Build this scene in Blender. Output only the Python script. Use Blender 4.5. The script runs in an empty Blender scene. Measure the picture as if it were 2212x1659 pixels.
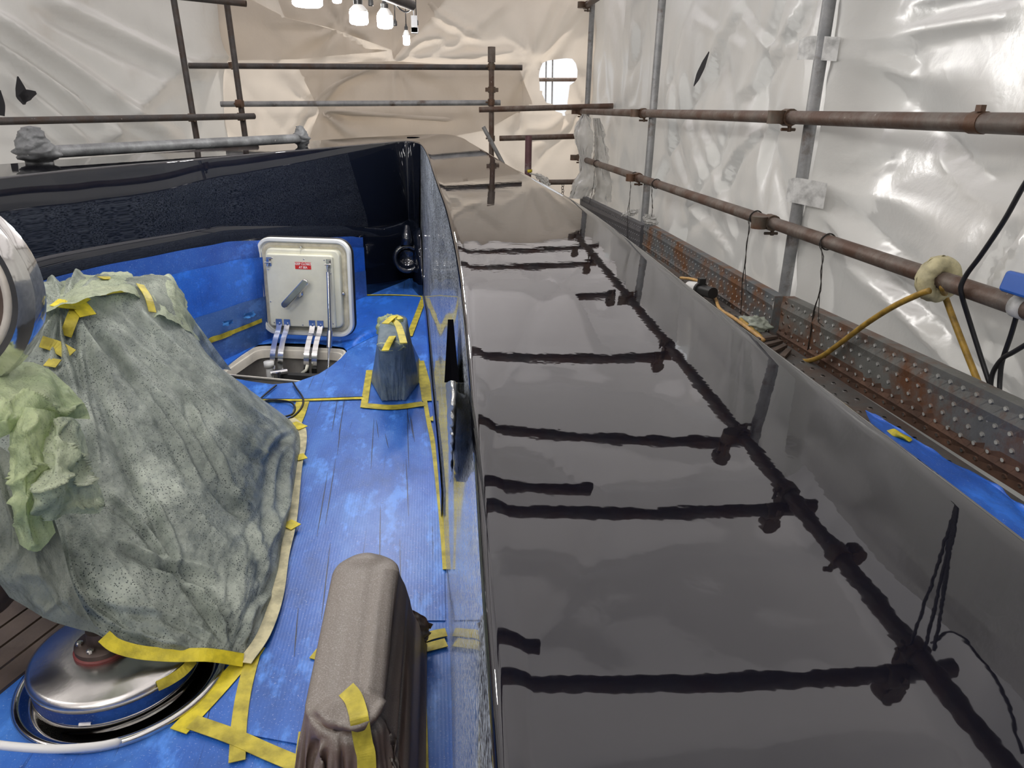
import bpy, math, random
import numpy as np
from mathutils import Vector, Matrix
from mathutils.geometry import tessellate_polygon

random.seed(7)
rng = np.random.default_rng(7)
SC = bpy.context.scene
COL = SC.collection
PI = math.pi

# ------------------------------------------------------------------ camera
F, CX, CY = 1560.0, 1106.0, 829.5
CAM = np.array([0.0, 0.0, 1.4])


def _basis():
    r = math.radians(1.2)
    yc = np.array([(930 - CX) / F, -(236 - CY) / F, -1.0])
    yc /= np.linalg.norm(yc)
    up = np.array([math.sin(-r), math.cos(r), 0.0])
    zc = up - yc * up.dot(yc)
    zc /= np.linalg.norm(zc)
    return np.stack([np.cross(yc, zc), yc, zc])


RM = _basis()
cam_data = bpy.data.cameras.new('camera')
cam_data.sensor_width = 36.0
cam_data.lens = F / 2212.0 * 36.0
cam_data.clip_start = 0.02
cam = bpy.data.objects.new('camera', cam_data)
COL.objects.link(cam)
m4 = Matrix([list(RM[0]) + [CAM[0]], list(RM[1]) + [CAM[1]], list(RM[2]) + [CAM[2]], [0, 0, 0, 1]])
cam.matrix_world = m4
SC.camera = cam

# ------------------------------------------------------------------ light
world = bpy.data.worlds.new('world')
SC.world = world
world.use_nodes = True
wn = world.node_tree.nodes
wt = world.node_tree
tcw = wn.new('ShaderNodeTexCoord'); sxw = wn.new('ShaderNodeSeparateXYZ'); mrw = wn.new('ShaderNodeMapRange')
wt.links.new(tcw.outputs['Generated'], sxw.inputs[0]); wt.links.new(sxw.outputs['Z'], mrw.inputs['Value'])
mrw.inputs['From Min'].default_value = 0.0; mrw.inputs['From Max'].default_value = 1.0      # CIE overcast: zenith three times the horizon
mrw.inputs['To Min'].default_value = 0.90; mrw.inputs['To Max'].default_value = 1.60
wt.links.new(mrw.outputs[0], wn['Background'].inputs[1])
wn['Background'].inputs[0].default_value = (0.97, 0.98, 1.0, 1)

sun_data = bpy.data.lights.new('sun', 'SUN')
sun_data.energy = 4.0
sun_data.color = (1.0, 0.90, 0.80)
sun_data.angle = math.radians(3)
sun = bpy.data.objects.new('sun', sun_data)
COL.objects.link(sun)
sun.rotation_euler = Vector((0.12, -0.42, -1.0)).to_track_quat('-Z', 'Y').to_euler()
sun.location = (3, 12, 9)

SC.view_settings.view_transform = 'Standard'
SC.view_settings.look = 'None'
SC.view_settings.gamma = 1.0
SC.view_settings.use_curve_mapping = False
SC.view_settings.exposure = 0.15
SC.cycles.use_adaptive_sampling = True
SC.cycles.adaptive_threshold = 0.04
SC.cycles.max_bounces = 8
SC.cycles.diffuse_bounces = 5
SC.cycles.glossy_bounces = 5
SC.cycles.transmission_bounces = 6
SC.cycles.sample_clamp_indirect = 6.0
SC.cycles.caustics_reflective = False
SC.cycles.caustics_refractive = False
SC.cycles.use_denoising = True


# ------------------------------------------------------------------ pixel -> place helpers (each point gets its true depth)
def ray(px, py):
    d = RM @ np.array([(px - CX) / F, -(py - CY) / F, -1.0])
    return d / np.linalg.norm(d)


def onX(px, py, X):
    d = ray(px, py)
    return CAM + d * (X / d[0])


def onY(px, py, Y):
    d = ray(px, py)
    return CAM + d * (Y / d[1])


def onZ(px, py, z0, t=0.0):
    d = ray(px, py)
    return CAM + d * ((z0 - CAM[2]) / (d[2] - t * d[1]))


DZ, DT = 0.15, 0.0165


def deck_z(y):
    return DZ + DT * y


def D(px, py, off=0.0):
    return onZ(px, py, DZ + off, DT)


# ------------------------------------------------------------------ noise
def _hash(ix, iy, seed):
    n = (ix.astype(np.int64) * 374761393 + iy.astype(np.int64) * 668265263 + seed * 974711) & 0x7fffffff
    n = ((n ^ (n >> 13)) * 1274126177) & 0x7fffffff
    return ((n ^ (n >> 16)) & 0xffff) / 65535.0


def vnoise(x, y, seed=0):
    x = np.asarray(x, float); y = np.asarray(y, float)
    ix, iy = np.floor(x), np.floor(y)
    fx, fy = x - ix, y - iy
    fx = fx * fx * fx * (fx * (fx * 6 - 15) + 10); fy = fy * fy * fy * (fy * (fy * 6 - 15) + 10)
    a, b = _hash(ix, iy, seed), _hash(ix + 1, iy, seed)
    c, d = _hash(ix, iy + 1, seed), _hash(ix + 1, iy + 1, seed)
    return (a + (b - a) * fx) * (1 - fy) + (c + (d - c) * fx) * fy - 0.5


def fbm(x, y, seed=0, oct=4):
    s, a = 0, 1.0
    for k in range(oct):
        s = s + a * vnoise(x * 2 ** k, y * 2 ** k, seed + k * 17)
        a *= 0.5
    return s


def ridge(x, y, seed=0):
    return 1.0 - np.abs(vnoise(x, y, seed)) * 4.0


# ------------------------------------------------------------------ materials
MATS = {}


def mat(name):
    m = bpy.data.materials.new(name)
    m.use_nodes = True
    nt = m.node_tree
    nt.nodes.clear()
    out = nt.nodes.new('ShaderNodeOutputMaterial')
    MATS[name] = m
    return m, nt, out


def N(nt, kind, **kw):
    n = nt.nodes.new(kind)
    for k, v in kw.items():
        setattr(n, k, v)
    return n


def coords(nt, scale=(1, 1, 1), kind='Object'):
    tc = N(nt, 'ShaderNodeTexCoord')
    mp = N(nt, 'ShaderNodeMapping')
    mp.inputs['Scale'].default_value = scale
    nt.links.new(tc.outputs[kind], mp.inputs[0])
    return mp.outputs[0]


def noise(nt, vec, scale, detail=4, rough=0.55):
    n = N(nt, 'ShaderNodeTexNoise')
    n.inputs['Scale'].default_value = scale
    n.inputs['Detail'].default_value = detail
    n.inputs['Roughness'].default_value = rough
    nt.links.new(vec, n.inputs['Vector'])
    return n.outputs['Fac']


def ramp(nt, fac, stops):
    r = N(nt, 'ShaderNodeValToRGB')
    el = r.color_ramp.elements
    while len(el) < len(stops):
        el.new(0.5)
    for e, (p, c) in zip(el, stops):
        e.position = p
        e.color = (*c, 1) if len(c) == 3 else c
    nt.links.new(fac, r.inputs[0])
    return r.outputs[0]


def mixc(nt, fac, a, b):
    n = N(nt, 'ShaderNodeMix', data_type='RGBA')
    for sock, v in ((n.inputs[0], fac), (n.inputs[6], a), (n.inputs[7], b)):
        if hasattr(v, 'links') or isinstance(v, bpy.types.NodeSocket):
            nt.links.new(v, sock)
        elif isinstance(v, (int, float)):
            sock.default_value = v
        else:
            sock.default_value = (*v, 1)
    return n.outputs[2]


def bump(nt, h, strength=0.3, dist=0.01):
    b = N(nt, 'ShaderNodeBump')
    b.inputs['Strength'].default_value = strength
    b.inputs['Distance'].default_value = dist
    nt.links.new(h, b.inputs['Height'])
    return b.outputs[0]


def principled(nt, out, color, rough=0.5, metal=0.0, normal=None, ior=1.5, spec=None, coat=0.0):
    p = N(nt, 'ShaderNodeBsdfPrincipled')
    if isinstance(color, bpy.types.NodeSocket):
        nt.links.new(color, p.inputs['Base Color'])
    else:
        p.inputs['Base Color'].default_value = (*color, 1)
    if isinstance(rough, bpy.types.NodeSocket):
        nt.links.new(rough, p.inputs['Roughness'])
    else:
        p.inputs['Roughness'].default_value = rough
    p.inputs['Metallic'].default_value = metal
    p.inputs['IOR'].default_value = ior
    p.inputs['Coat Weight'].default_value = coat
    if spec is not None:
        p.inputs['Specular IOR Level'].default_value = spec
    if normal is not None:
        nt.links.new(normal, p.inputs['Normal'])
    if out is not None:
        nt.links.new(p.outputs[0], out.inputs[0])
    return p


def simple(name, color, rough=0.5, metal=0.0, var=0.0, vscale=20, bumps=0.0, bscale=60, coat=0.0):
    m, nt, out = mat(name)
    v = coords(nt)
    c = color
    if var:
        f = noise(nt, v, vscale)
        c = ramp(nt, f, [(0.3, tuple(max(0, x * (1 - var)) for x in color)), (0.7, tuple(min(1, x * (1 + var)) for x in color))])
    nrm = None
    if bumps:
        nrm = bump(nt, noise(nt, v, bscale), bumps, 0.004)
    principled(nt, out, c, rough, metal, nrm, coat=coat)
    return m


def tarp_mat(name, color, trans=0.5, gloss=0.12, bscale=9.0, bstr=0.25, rough=0.28):
    """thin shrink-wrap film: diffuse + translucent + a soft gloss"""
    m, nt, out = mat(name)
    v = coords(nt, (1, 1, 1))
    f = noise(nt, v, 1.6, 5, 0.6)
    c = ramp(nt, f, [(0.30, tuple(x * 0.93 for x in color)), (0.7, color)])
    h1 = noise(nt, v, bscale, 6, 0.6)
    vo = N(nt, 'ShaderNodeTexVoronoi', feature='DISTANCE_TO_EDGE')
    vo.inputs['Scale'].default_value = 2.3
    wv = N(nt, 'ShaderNodeVectorMath', operation='ADD')
    nn = N(nt, 'ShaderNodeTexNoise'); nn.inputs['Scale'].default_value = 2.5
    nt.links.new(v, nn.inputs['Vector'])
    nt.links.new(v, wv.inputs[0]); nt.links.new(nn.outputs['Color'], wv.inputs[1])
    nt.links.new(wv.outputs[0], vo.inputs['Vector'])
    edge = ramp(nt, vo.outputs['Distance'], [(0.0, (1, 1, 1)), (0.06, (0, 0, 0))])
    mm = N(nt, 'ShaderNodeMath', operation='MULTIPLY_ADD')
    nt.links.new(edge, mm.inputs[0]); mm.inputs[1].default_value = 0.10; nt.links.new(h1, mm.inputs[2])
    nrm = bump(nt, mm.outputs[0], bstr, 0.02)
    d = N(nt, 'ShaderNodeBsdfDiffuse'); t = N(nt, 'ShaderNodeBsdfTranslucent')
    g = N(nt, 'ShaderNodeBsdfGlossy'); g.inputs['Roughness'].default_value = rough
    for s in (d, t):
        nt.links.new(c, s.inputs['Color'])
    for s in (d, t, g):
        nt.links.new(nrm, s.inputs['Normal'])
    a = N(nt, 'ShaderNodeMixShader'); a.inputs[0].default_value = trans
    nt.links.new(d.outputs[0], a.inputs[1]); nt.links.new(t.outputs[0], a.inputs[2])
    fr = N(nt, 'ShaderNodeFresnel'); fr.inputs['IOR'].default_value = 1.3
    nt.links.new(nrm, fr.inputs['Normal'])
    fm = N(nt, 'ShaderNodeMath', operation='MULTIPLY'); fm.inputs[1].default_value = gloss
    nt.links.new(fr.outputs[0], fm.inputs[0])
    b = N(nt, 'ShaderNodeMixShader')
    nt.links.new(fm.outputs[0], b.inputs[0]); nt.links.new(a.outputs[0], b.inputs[1]); nt.links.new(g.outputs[0], b.inputs[2])
    nt.links.new(b.outputs[0], out.inputs[0])
    return m


tarp_mat('tarp', (0.735, 0.73, 0.70), 0.26, 0.34, 9, 0.16, 0.30)
tarp_mat('tarp_warm', (0.77, 0.70, 0.615), 0.34, 0.3, 9, 0.16, 0.30)
tarp_mat('tarp_roof', (0.74, 0.725, 0.745), 0.5, 0.25, 9, 0.08, 0.4)
tarp_mat('tarp_loose', (0.84, 0.83, 0.80), 0.4, 0.9, 14, 0.3, 0.2)


def gel_mat():
    m, nt, out = mat('navy_gloss')
    v = coords(nt)
    nrm = bump(nt, noise(nt, v, 22, 3, 0.5), 0.05, 0.0016)
    principled(nt, out, (0.0045, 0.0046, 0.0080), 0.015, 0, nrm, ior=1.68)
    m, nt, out = mat('navy_wall')
    v = coords(nt)
    principled(nt, out, (0.005, 0.007, 0.014), 0.02, 0, ior=1.7, normal= bump(nt, noise(nt, v, 5, 2, 0.5), 0.012, 0.003))
    # wall carrying dried overspray dust
    m, nt, out = mat('navy_dusty')
    v = coords(nt)
    p = principled(nt, None, (0.006, 0.009, 0.018), 0.03)
    d = N(nt, 'ShaderNodeBsdfDiffuse'); d.inputs[0].default_value = (0.42, 0.46, 0.52, 1)
    fine = ramp(nt, noise(nt, v, 190, 2, 0.7), [(0.40, (0, 0, 0)), (0.60, (1, 1, 1))])
    patch = ramp(nt, noise(nt, coords(nt, (1, 0.7, 2.5)), 5, 4), [(0.30, (0.5, 0.5, 0.5)), (0.7, (0.95, 0.95, 0.95))])
    mu = N(nt, 'ShaderNodeMath', operation='MULTIPLY')
    nt.links.new(fine, mu.inputs[0]); nt.links.new(patch, mu.inputs[1])
    s = N(nt, 'ShaderNodeMixShader')
    nt.links.new(mu.outputs[0], s.inputs[0]); nt.links.new(p.outputs[0], s.inputs[1]); nt.links.new(d.outputs[0], s.inputs[2])
    nt.links.new(s.outputs[0], out.inputs[0])


gel_mat()


def film_mat(name, base, light, seam=True):
    m, nt, out = mat(name)
    v = coords(nt)
    # local Y runs along the deck planks under the film
    st = noise(nt, coords(nt, (60, 1.2, 1)), 1.0, 4, 0.6)
    pat = noise(nt, coords(nt, (1, 0.6, 1)), 4.5, 5, 0.65)
    c1 = ramp(nt, pat, [(0.30, tuple(x * 0.62 for x in base)), (0.48, base), (0.72, light)])
    dk = ramp(nt, st, [(0.31, (0.12, 0.12, 0.16)), (0.37, (1, 1, 1))])
    mx = N(nt, 'ShaderNodeMix', data_type='RGBA', blend_type='MULTIPLY')
    mx.inputs[0].default_value = 0.75 if seam else 0.2
    nt.links.new(c1, mx.inputs[6]); nt.links.new(dk, mx.inputs[7])
    col = mx.outputs[2]
    spots = ramp(nt, noise(nt, v, 240, 2, 0.7), [(0.63, (0, 0, 0)), (0.72, (0.5, 0.5, 0.5))])
    col = mixc(nt, spots, col, (0.55, 0.65, 0.8))
    smear = ramp(nt, noise(nt, coords(nt, (1, 0.45, 1)), 9, 5, 0.7), [(0.54, (0, 0, 0)), (0.64, (0.75, 0.75, 0.75))])
    col = mixc(nt, smear, col, tuple(min(1, x * 1.35) for x in light))
    h = N(nt, 'ShaderNodeTexWave', wave_type='BANDS', bands_direction='X')
    h.inputs['Scale'].default_value = 38; h.inputs['Distortion'].default_value = 0.6
    nt.links.new(v, h.inputs['Vector'])
    b1 = bump(nt, h.outputs['Fac'], 0.04, 0.003)
    b2 = N(nt, 'ShaderNodeBump'); b2.inputs['Strength'].default_value = 0.35; b2.inputs['Distance'].default_value = 0.006
    nt.links.new(pat, b2.inputs['Height']); nt.links.new(b1, b2.inputs['Normal'])
    principled(nt, out, col, 0.38, 0, b2.outputs[0])


film_mat('blue_film', (0.025, 0.125, 0.50), (0.07, 0.23, 0.66))
film_mat('blue_film_plain', (0.018, 0.12, 0.56), (0.03, 0.17, 0.66), False)
film_mat('blue_film_haze', (0.045, 0.125, 0.37), (0.07, 0.17, 0.44), False)
film_mat('blue_film_dark', (0.015, 0.070, 0.33), (0.03, 0.11, 0.42), False)


def tape_mat(name, color, trans=0.25):
    m, nt, out = mat(name)
    v = coords(nt)
    c = ramp(nt, noise(nt, v, 26, 4), [(0.32, tuple(x * 0.55 for x in color)), (0.6, color)])
    p = principled(nt, None, c, 0.5, 0, bump(nt, noise(nt, v, 70), 0.35, 0.004))
    t = N(nt, 'ShaderNodeBsdfTranslucent'); nt.links.new(c, t.inputs[0])
    s = N(nt, 'ShaderNodeMixShader'); s.inputs[0].default_value = trans
    nt.links.new(p.outputs[0], s.inputs[1]); nt.links.new(t.outputs[0], s.inputs[2])
    nt.links.new(s.outputs[0], out.inputs[0])


tape_mat('yellow_tape', (0.66, 0.55, 0.055), 0.1)
tape_mat('yellow_tape_bright', (0.80, 0.66, 0.03), 0.1)
tape_mat('scrap_blue', (0.07, 0.30, 0.75), 0.2)
tape_mat('white_tape', (0.75, 0.75, 0.73), 0.2)
tape_mat('cream_tape', (0.66, 0.60, 0.36), 0.1)


def cover_mat(name, lo, hi, speck=0.9, trans=0.3, gloss=0.35):
    """hazy masking sheet with black overspray dots"""
    m, nt, out = mat(name)
    v = coords(nt)
    c = ramp(nt, noise(nt, v, 7, 6, 0.62), [(0.28, lo), (0.52, tuple((a + b) / 2 for a, b in zip(lo, hi))), (0.72, hi)])
    vo = N(nt, 'ShaderNodeTexVoronoi'); vo.inputs['Scale'].default_value = 170
    nt.links.new(v, vo.inputs['Vector'])
    dots = ramp(nt, vo.outputs['Distance'], [(0.20, (1, 1, 1)), (0.34, (0, 0, 0))])
    dens = ramp(nt, noise(nt, v, 9, 3), [(0.30, (0, 0, 0)), (0.60, (speck, speck, speck))])
    mu = N(nt, 'ShaderNodeMath', operation='MULTIPLY')
    nt.links.new(dots, mu.inputs[0]); nt.links.new(dens, mu.inputs[1])
    c2 = mixc(nt, mu.outputs[0], c, (0.03, 0.045, 0.05))
    wr_ = noise(nt, coords(nt, (1.0, 1.0, 0.45)), 22, 7, 0.72)
    fl_ = ramp(nt, wr_, [(0.42, (0.70, 0.72, 0.74)), (0.50, (1, 1, 1)), (0.62, (1.0, 1.0, 1.0))])
    mxx = N(nt, 'ShaderNodeMix', data_type='RGBA', blend_type='MULTIPLY'); mxx.inputs[0].default_value = 0.55
    nt.links.new(c2, mxx.inputs[6]); nt.links.new(fl_, mxx.inputs[7]); c2 = mxx.outputs[2]
    nrm = bump(nt, wr_, 0.75, 0.016)
    p = principled(nt, None, c2, 0.22, 0, nrm, spec=gloss)
    t = N(nt, 'ShaderNodeBsdfTranslucent'); nt.links.new(c2, t.inputs[0])
    s = N(nt, 'ShaderNodeMixShader'); s.inputs[0].default_value = trans
    nt.links.new(p.outputs[0], s.inputs[1]); nt.links.new(t.outputs[0], s.inputs[2])
    nt.links.new(s.outputs[0], out.inputs[0])


cover_mat('cover_sheet', (0.20, 0.235, 0.205), (0.74, 0.80, 0.68))
cover_mat('cover_green', (0.46, 0.58, 0.30), (0.76, 0.84, 0.52), 0.3, 0.42, 0.6)
cover_mat('cover_top', (0.50, 0.58, 0.40), (0.76, 0.82, 0.60), 0.5, 0.35, 0.6)
cover_mat('cover_clear', (0.17, 0.19, 0.16), (0.34, 0.37, 0.31), 0.3, 0.3, 0.6)
cover_mat('vent_sheet', (0.12, 0.18, 0.26), (0.34, 0.42, 0.46), 0.2, 0.25, 0.5)


def paper_mat():
    m, nt, out = mat('brown_paper')
    v = coords(nt)
    geo = N(nt, 'ShaderNodeNewGeometry')
    sx = N(nt, 'ShaderNodeSeparateXYZ'); nt.links.new(geo.outputs['Normal'], sx.inputs[0])
    # grey overspray settled on the upward faces of brown paper
    up = ramp(nt, sx.outputs['Z'], [(0.15, (0, 0, 0)), (0.75, (0.9, 0.9, 0.9))])
    br = ramp(nt, noise(nt, v, 14, 4), [(0.3, (0.115, 0.075, 0.06)), (0.7, (0.175, 0.115, 0.085))])
    dust = ramp(nt, noise(nt, v, 420, 2), [(0.45, (0.20, 0.175, 0.15)), (0.68, (0.30, 0.275, 0.25)), (0.78, (0.6, 0.6, 0.6))])
    c = mixc(nt, up, br, dust)
    principled(nt, out, c, 0.5, 0, bump(nt, noise(nt, v, 36, 5), 0.25, 0.006))


paper_mat()


def tube_mat(name, a, b, rust, amount=0.5, metal=0.3):
    m, nt, out = mat(name)
    v = coords(nt)
    c = ramp(nt, noise(nt, v, 10, 6, 0.7), [(0.35, a), (0.65, b)])
    k = ramp(nt, noise(nt, v, 6, 6, 0.7), [(1 - amount - 0.1, (0, 0, 0)), (1 - amount + 0.08, (1, 1, 1))])
    c = mixc(nt, k, c, rust)
    w = ramp(nt, noise(nt, v, 60, 3), [(0.70, (0, 0, 0)), (0.76, (0.7, 0.7, 0.7))])
    c = mixc(nt, w, c, (0.5, 0.48, 0.45))
    principled(nt, out, c, 0.55, metal, bump(nt, noise(nt, v, 90, 3), 0.3, 0.003))


tube_mat('tube_rust', (0.13, 0.11, 0.095), (0.20, 0.165, 0.14), (0.10, 0.056, 0.038), 0.50)
tube_mat('tube_dark', (0.060, 0.055, 0.055), (0.10, 0.09, 0.085), (0.075, 0.048, 0.035), 0.45)
tube_mat('tube_galv', (0.22, 0.225, 0.23), (0.34, 0.34, 0.34), (0.10, 0.06, 0.04), 0.36, 0.5)
tube_mat('tube_beam', (0.07, 0.062, 0.056), (0.12, 0.105, 0.095), (0.09, 0.05, 0.035), 0.5)
tube_mat('tube_purple', (0.11, 0.05, 0.06), (0.15, 0.075, 0.08), (0.3, 0.28, 0.28), 0.35)
tube_mat('tube_wrapped', (0.12, 0.125, 0.13), (0.22, 0.225, 0.23), (0.08, 0.082, 0.085), 0.5, 0.2)
tube_mat('coupler_metal', (0.08, 0.065, 0.05), (0.15, 0.12, 0.09), (0.11, 0.055, 0.03), 0.5)
tube_mat('plank_steel', (0.130, 0.133, 0.124), (0.180, 0.180, 0.167), (0.15, 0.065, 0.03), 0.44, 0.35)
tube_mat('plank_steel_blue', (0.105, 0.118, 0.127), (0.155, 0.164, 0.167), (0.17, 0.075, 0.03), 0.46, 0.35)
tube_mat('plank_steel_far', (0.093, 0.093, 0.102), (0.118, 0.118, 0.127), (0.17, 0.12, 0.10), 0.25, 0.35)
tube_mat('plank_walk', (0.099, 0.096, 0.093), (0.149, 0.146, 0.136), (0.13, 0.09, 0.07), 0.42, 0.35)
simple('wire', (0.03, 0.025, 0.022), 0.5, 0.5)
simple('black_rubber', (0.012, 0.012, 0.014), 0.45)
simple('black_plastic', (0.02, 0.02, 0.02), 0.4)
simple('orange_cable', (0.55, 0.33, 0.12), 0.5, 0, 0.3, 40)
simple('yellow_hose', (0.33, 0.20, 0.03), 0.5, 0, 0.5, 30)
simple('white_plastic', (0.72, 0.72, 0.70), 0.35)
simple('blue_plastic', (0.02, 0.10, 0.42), 0.4)
simple('cream_gel', (0.74, 0.73, 0.60), 0.22, 0, 0.06, 12)
simple('cream_frame', (0.66, 0.62, 0.54), 0.3, 0, 0.12, 14)
simple('white_gel', (0.80, 0.82, 0.80), 0.2)
simple('gasket', (0.56, 0.52, 0.40), 0.5, 0, 0.25, 20)
simple('chrome', (0.72, 0.72, 0.72), 0.12, 1.0)
simple('steel_brushed', (0.62, 0.60, 0.57), 0.26, 1.0, 0.18, 9, 0.15, 30)
simple('steel_polished', (0.68, 0.67, 0.65), 0.10, 1.0, 0.12, 12, 0.1, 14)
simple('drum_face', (0.16, 0.12, 0.10), 0.45, 0.5, 0.4, 9)
simple('drum_ring', (0.62, 0.57, 0.50), 0.35, 0.2, 0.15, 14)
simple('red_paint', (0.20, 0.045, 0.04), 0.55, 0, 0.3, 18)
simple('flange_brown', (0.085, 0.06, 0.05), 0.5, 0.4, 0.3, 24)
simple('label_red', (0.62, 0.03, 0.025), 0.4)
simple('label_white', (0.85, 0.78, 0.75), 0.5)
simple('well_grey', (0.30, 0.285, 0.265), 0.55, 0, 0.35, 8)
simple('well_dark', (0.02, 0.02, 0.02), 0.6)
simple('floor_concrete', (0.24, 0.23, 0.21), 0.9, 0, 0.25, 3)
simple('teak', (0.10, 0.072, 0.055), 0.6, 0, 0.35, 8, 0.3, 40)
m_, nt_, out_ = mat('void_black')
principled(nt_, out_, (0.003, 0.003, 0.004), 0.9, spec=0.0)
simple('foil', (0.70, 0.72, 0.72), 0.18, 1.0, 0.1, 40, 0.9, 60)
simple('dust_strip', (0.40, 0.45, 0.50), 0.7, 0, 0.3, 60)
simple('grey_clip', (0.30, 0.30, 0.31), 0.4)
simple('stain_black', (0.018, 0.018, 0.022), 0.7)
m_, nt_, out_ = mat('bulb_glow')
e_ = N(nt_, 'ShaderNodeEmission'); e_.inputs[0].default_value = (1.0, 0.975, 0.94, 1); e_.inputs[1].default_value = 150
nt_.links.new(e_.outputs[0], out_.inputs[0])


# ------------------------------------------------------------------ mesh builder
class MB:
    def __init__(s):
        s.v, s.f = [], []

    def add(s, verts, faces):
        o = len(s.v)
        s.v.extend([tuple(map(float, p)) for p in verts])
        s.f.extend([tuple(i + o for i in f) for f in faces])

    def box(s, c, size, M=None):
        hx, hy, hz = [k / 2 for k in size]
        vs = [Vector((x * hx, y * hy, z * hz)) for x in (-1, 1) for y in (-1, 1) for z in (-1, 1)]
        if M is not None:
            vs = [M @ p for p in vs]
        vs = [p + Vector(c) for p in vs]
        s.add(vs, [(0, 1, 3, 2), (4, 6, 7, 5), (0, 4, 5, 1), (2, 3, 7, 6), (0, 2, 6, 4), (1, 5, 7, 3)])

    def tube(s, pts, r, seg=12, caps=True):
        pts = [Vector(p) for p in pts]
        n = len(pts)
        rs = r if isinstance(r, (list, tuple)) else [r] * n
        up = None
        rings = []
        for i, p in enumerate(pts):
            t = (pts[min(i + 1, n - 1)] - pts[max(i - 1, 0)]).normalized()
            if up is None:
                up = Vector((0, 0, 1)) if abs(t.z) < 0.9 else Vector((1, 0, 0))
            a = t.cross(up).normalized(); b = a.cross(t).normalized(); up = b
            rings.append([p + (a * math.cos(2 * PI * k / seg) + b * math.sin(2 * PI * k / seg)) * rs[i] for k in range(seg)])
        vs = [q for rg in rings for q in rg]
        fs = [(i * seg + k, i * seg + (k + 1) % seg, (i + 1) * seg + (k + 1) % seg, (i + 1) * seg + k) for i in range(n - 1) for k in range(seg)]
        if caps:
            fs.append(tuple(reversed(range(seg)))); fs.append(tuple((n - 1) * seg + k for k in range(seg)))
        s.add(vs, fs)

    def lathe(s, prof, M, seg=40, caps=(True, True)):
        """prof: list of (radius, height); M places local Z axis"""
        vs = []
        for r, h in prof:
            for k in range(seg):
                a = 2 * PI * k / seg
                vs.append(M @ Vector((r * math.cos(a), r * math.sin(a), h)))
        n = len(prof)
        fs = [(i * seg + k, i * seg + (k + 1) % seg, (i + 1) * seg + (k + 1) % seg, (i + 1) * seg + k) for i in range(n - 1) for k in range(seg)]
        if caps[0]: fs.append(tuple(reversed(range(seg))))
        if caps[1]: fs.append(tuple((n - 1) * seg + k for k in range(seg)))
        s.add(vs, fs)

    def grid(s, P, closed_u=False):
        nu, nv = P.shape[:2]
        o = []
        for i in range(nu - (0 if closed_u else 1)):
            for j in range(nv - 1):
                i2 = (i + 1) % nu
                o.append((i * nv + j, i2 * nv + j, i2 * nv + j + 1, i * nv + j + 1))
        s.add(P.reshape(-1, 3), o)

    def prism(s, poly, h, M=None):
        """closed 2D polygon extruded from z=0 to h"""
        M = M or Matrix()
        n = len(poly)
        vs = [M @ Vector((x, y, 0)) for x, y in poly] + [M @ Vector((x, y, h)) for x, y in poly]
        fs = [tuple(reversed(range(n))), tuple(range(n, 2 * n))] + [(k, (k + 1) % n, n + (k + 1) % n, n + k) for k in range(n)]
        s.add(vs, fs)

    def ribbon(s, pts, w, th=0.0015, nrm=(0, 0, 1)):
        """flat tape along a 3D polyline, with thickness"""
        pts = [Vector(p) for p in pts]; nrm = Vector(nrm).normalized()
        n = len(pts); L, R = [], []
        ws = w if isinstance(w, (list, tuple)) else [w] * n
        for i, p in enumerate(pts):
            t = (pts[min(i + 1, n - 1)] - pts[max(i - 1, 0)]).normalized()
            a = t.cross(nrm).normalized()
            L.append(p - a * ws[i] / 2); R.append(p + a * ws[i] / 2)
        vs = []
        for l, r in zip(L, R):
            vs += [l, r, r + nrm * th, l + nrm * th]
        fs = [(0, 1, 2, 3), tuple(4 * (n - 1) + k for k in (3, 2, 1, 0))]
        for i in range(n - 1):
            for k in range(4):
                fs.append((4 * i + k, 4 * i + 4 + k, 4 * i + 4 + (k + 1) % 4, 4 * i + (k + 1) % 4))
        s.add(vs, fs)

    def build(s, name, material, parent=None, smooth=True, origin=None, angle=None):
        me = bpy.data.meshes.new(name)
        vs = np.array(s.v, float).reshape(-1, 3)
        if origin is None and parent is None:
            origin = vs.mean(axis=0); origin[2] = vs[:, 2].min()
        base = np.zeros(3)
        o = bpy.data.objects.new(name, me)
        if parent is not None:
            o.parent = parent
            base = np.array(world_loc(parent))
        elif origin is not None:
            base = np.array(origin, float); o.location = base
        me.from_pydata((vs - base).tolist(), [], s.f)
        me.materials.append(MATS[material] if isinstance(material, str) else material)
        if smooth:
            me.polygons.foreach_set('use_smooth', [True] * len(me.polygons))
            if angle:
                try:
                    me.set_sharp_from_angle(angle=math.radians(angle))
                except Exception:
                    pass
        me.validate(); me.update()
        COL.objects.link(o)
        return o


LOCS = {}


def world_loc(o):
    p = Vector((0, 0, 0))
    while o is not None:
        p = p + o.location
        o = o.parent
    return p


def empty(name, loc, label=None, cat=None, group=None):
    o = bpy.data.objects.new(name, None)
    o.location = loc
    o.empty_display_size = 0.05
    COL.objects.link(o)
    return tag(o, label, cat, group)


def tag(o, label=None, cat=None, group=None, kind=None):
    if label: o['label'] = label
    if cat: o['category'] = cat
    if group: o['group'] = group
    if kind: o['kind'] = kind
    return o


def catmull(P, n, closed=False):
    P = np.asarray(P, float)
    m = len(P)
    ts = np.linspace(0, m - 1, n)
    out = []
    for t in ts:
        i = min(int(t), m - 2); u = t - i
        p0 = P[max(i - 1, 0)] if i > 0 else 2 * P[0] - P[1]
        p1, p2 = P[i], P[i + 1]
        p3 = P[i + 2] if i + 2 < m else 2 * P[m - 1] - P[m - 2]
        out.append(0.5 * ((2 * p1) + (-p0 + p2) * u + (2 * p0 - 5 * p1 + 4 * p2 - p3) * u * u + (-p0 + 3 * p1 - 3 * p2 + p3) * u ** 3))
    return np.array(out)


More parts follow.
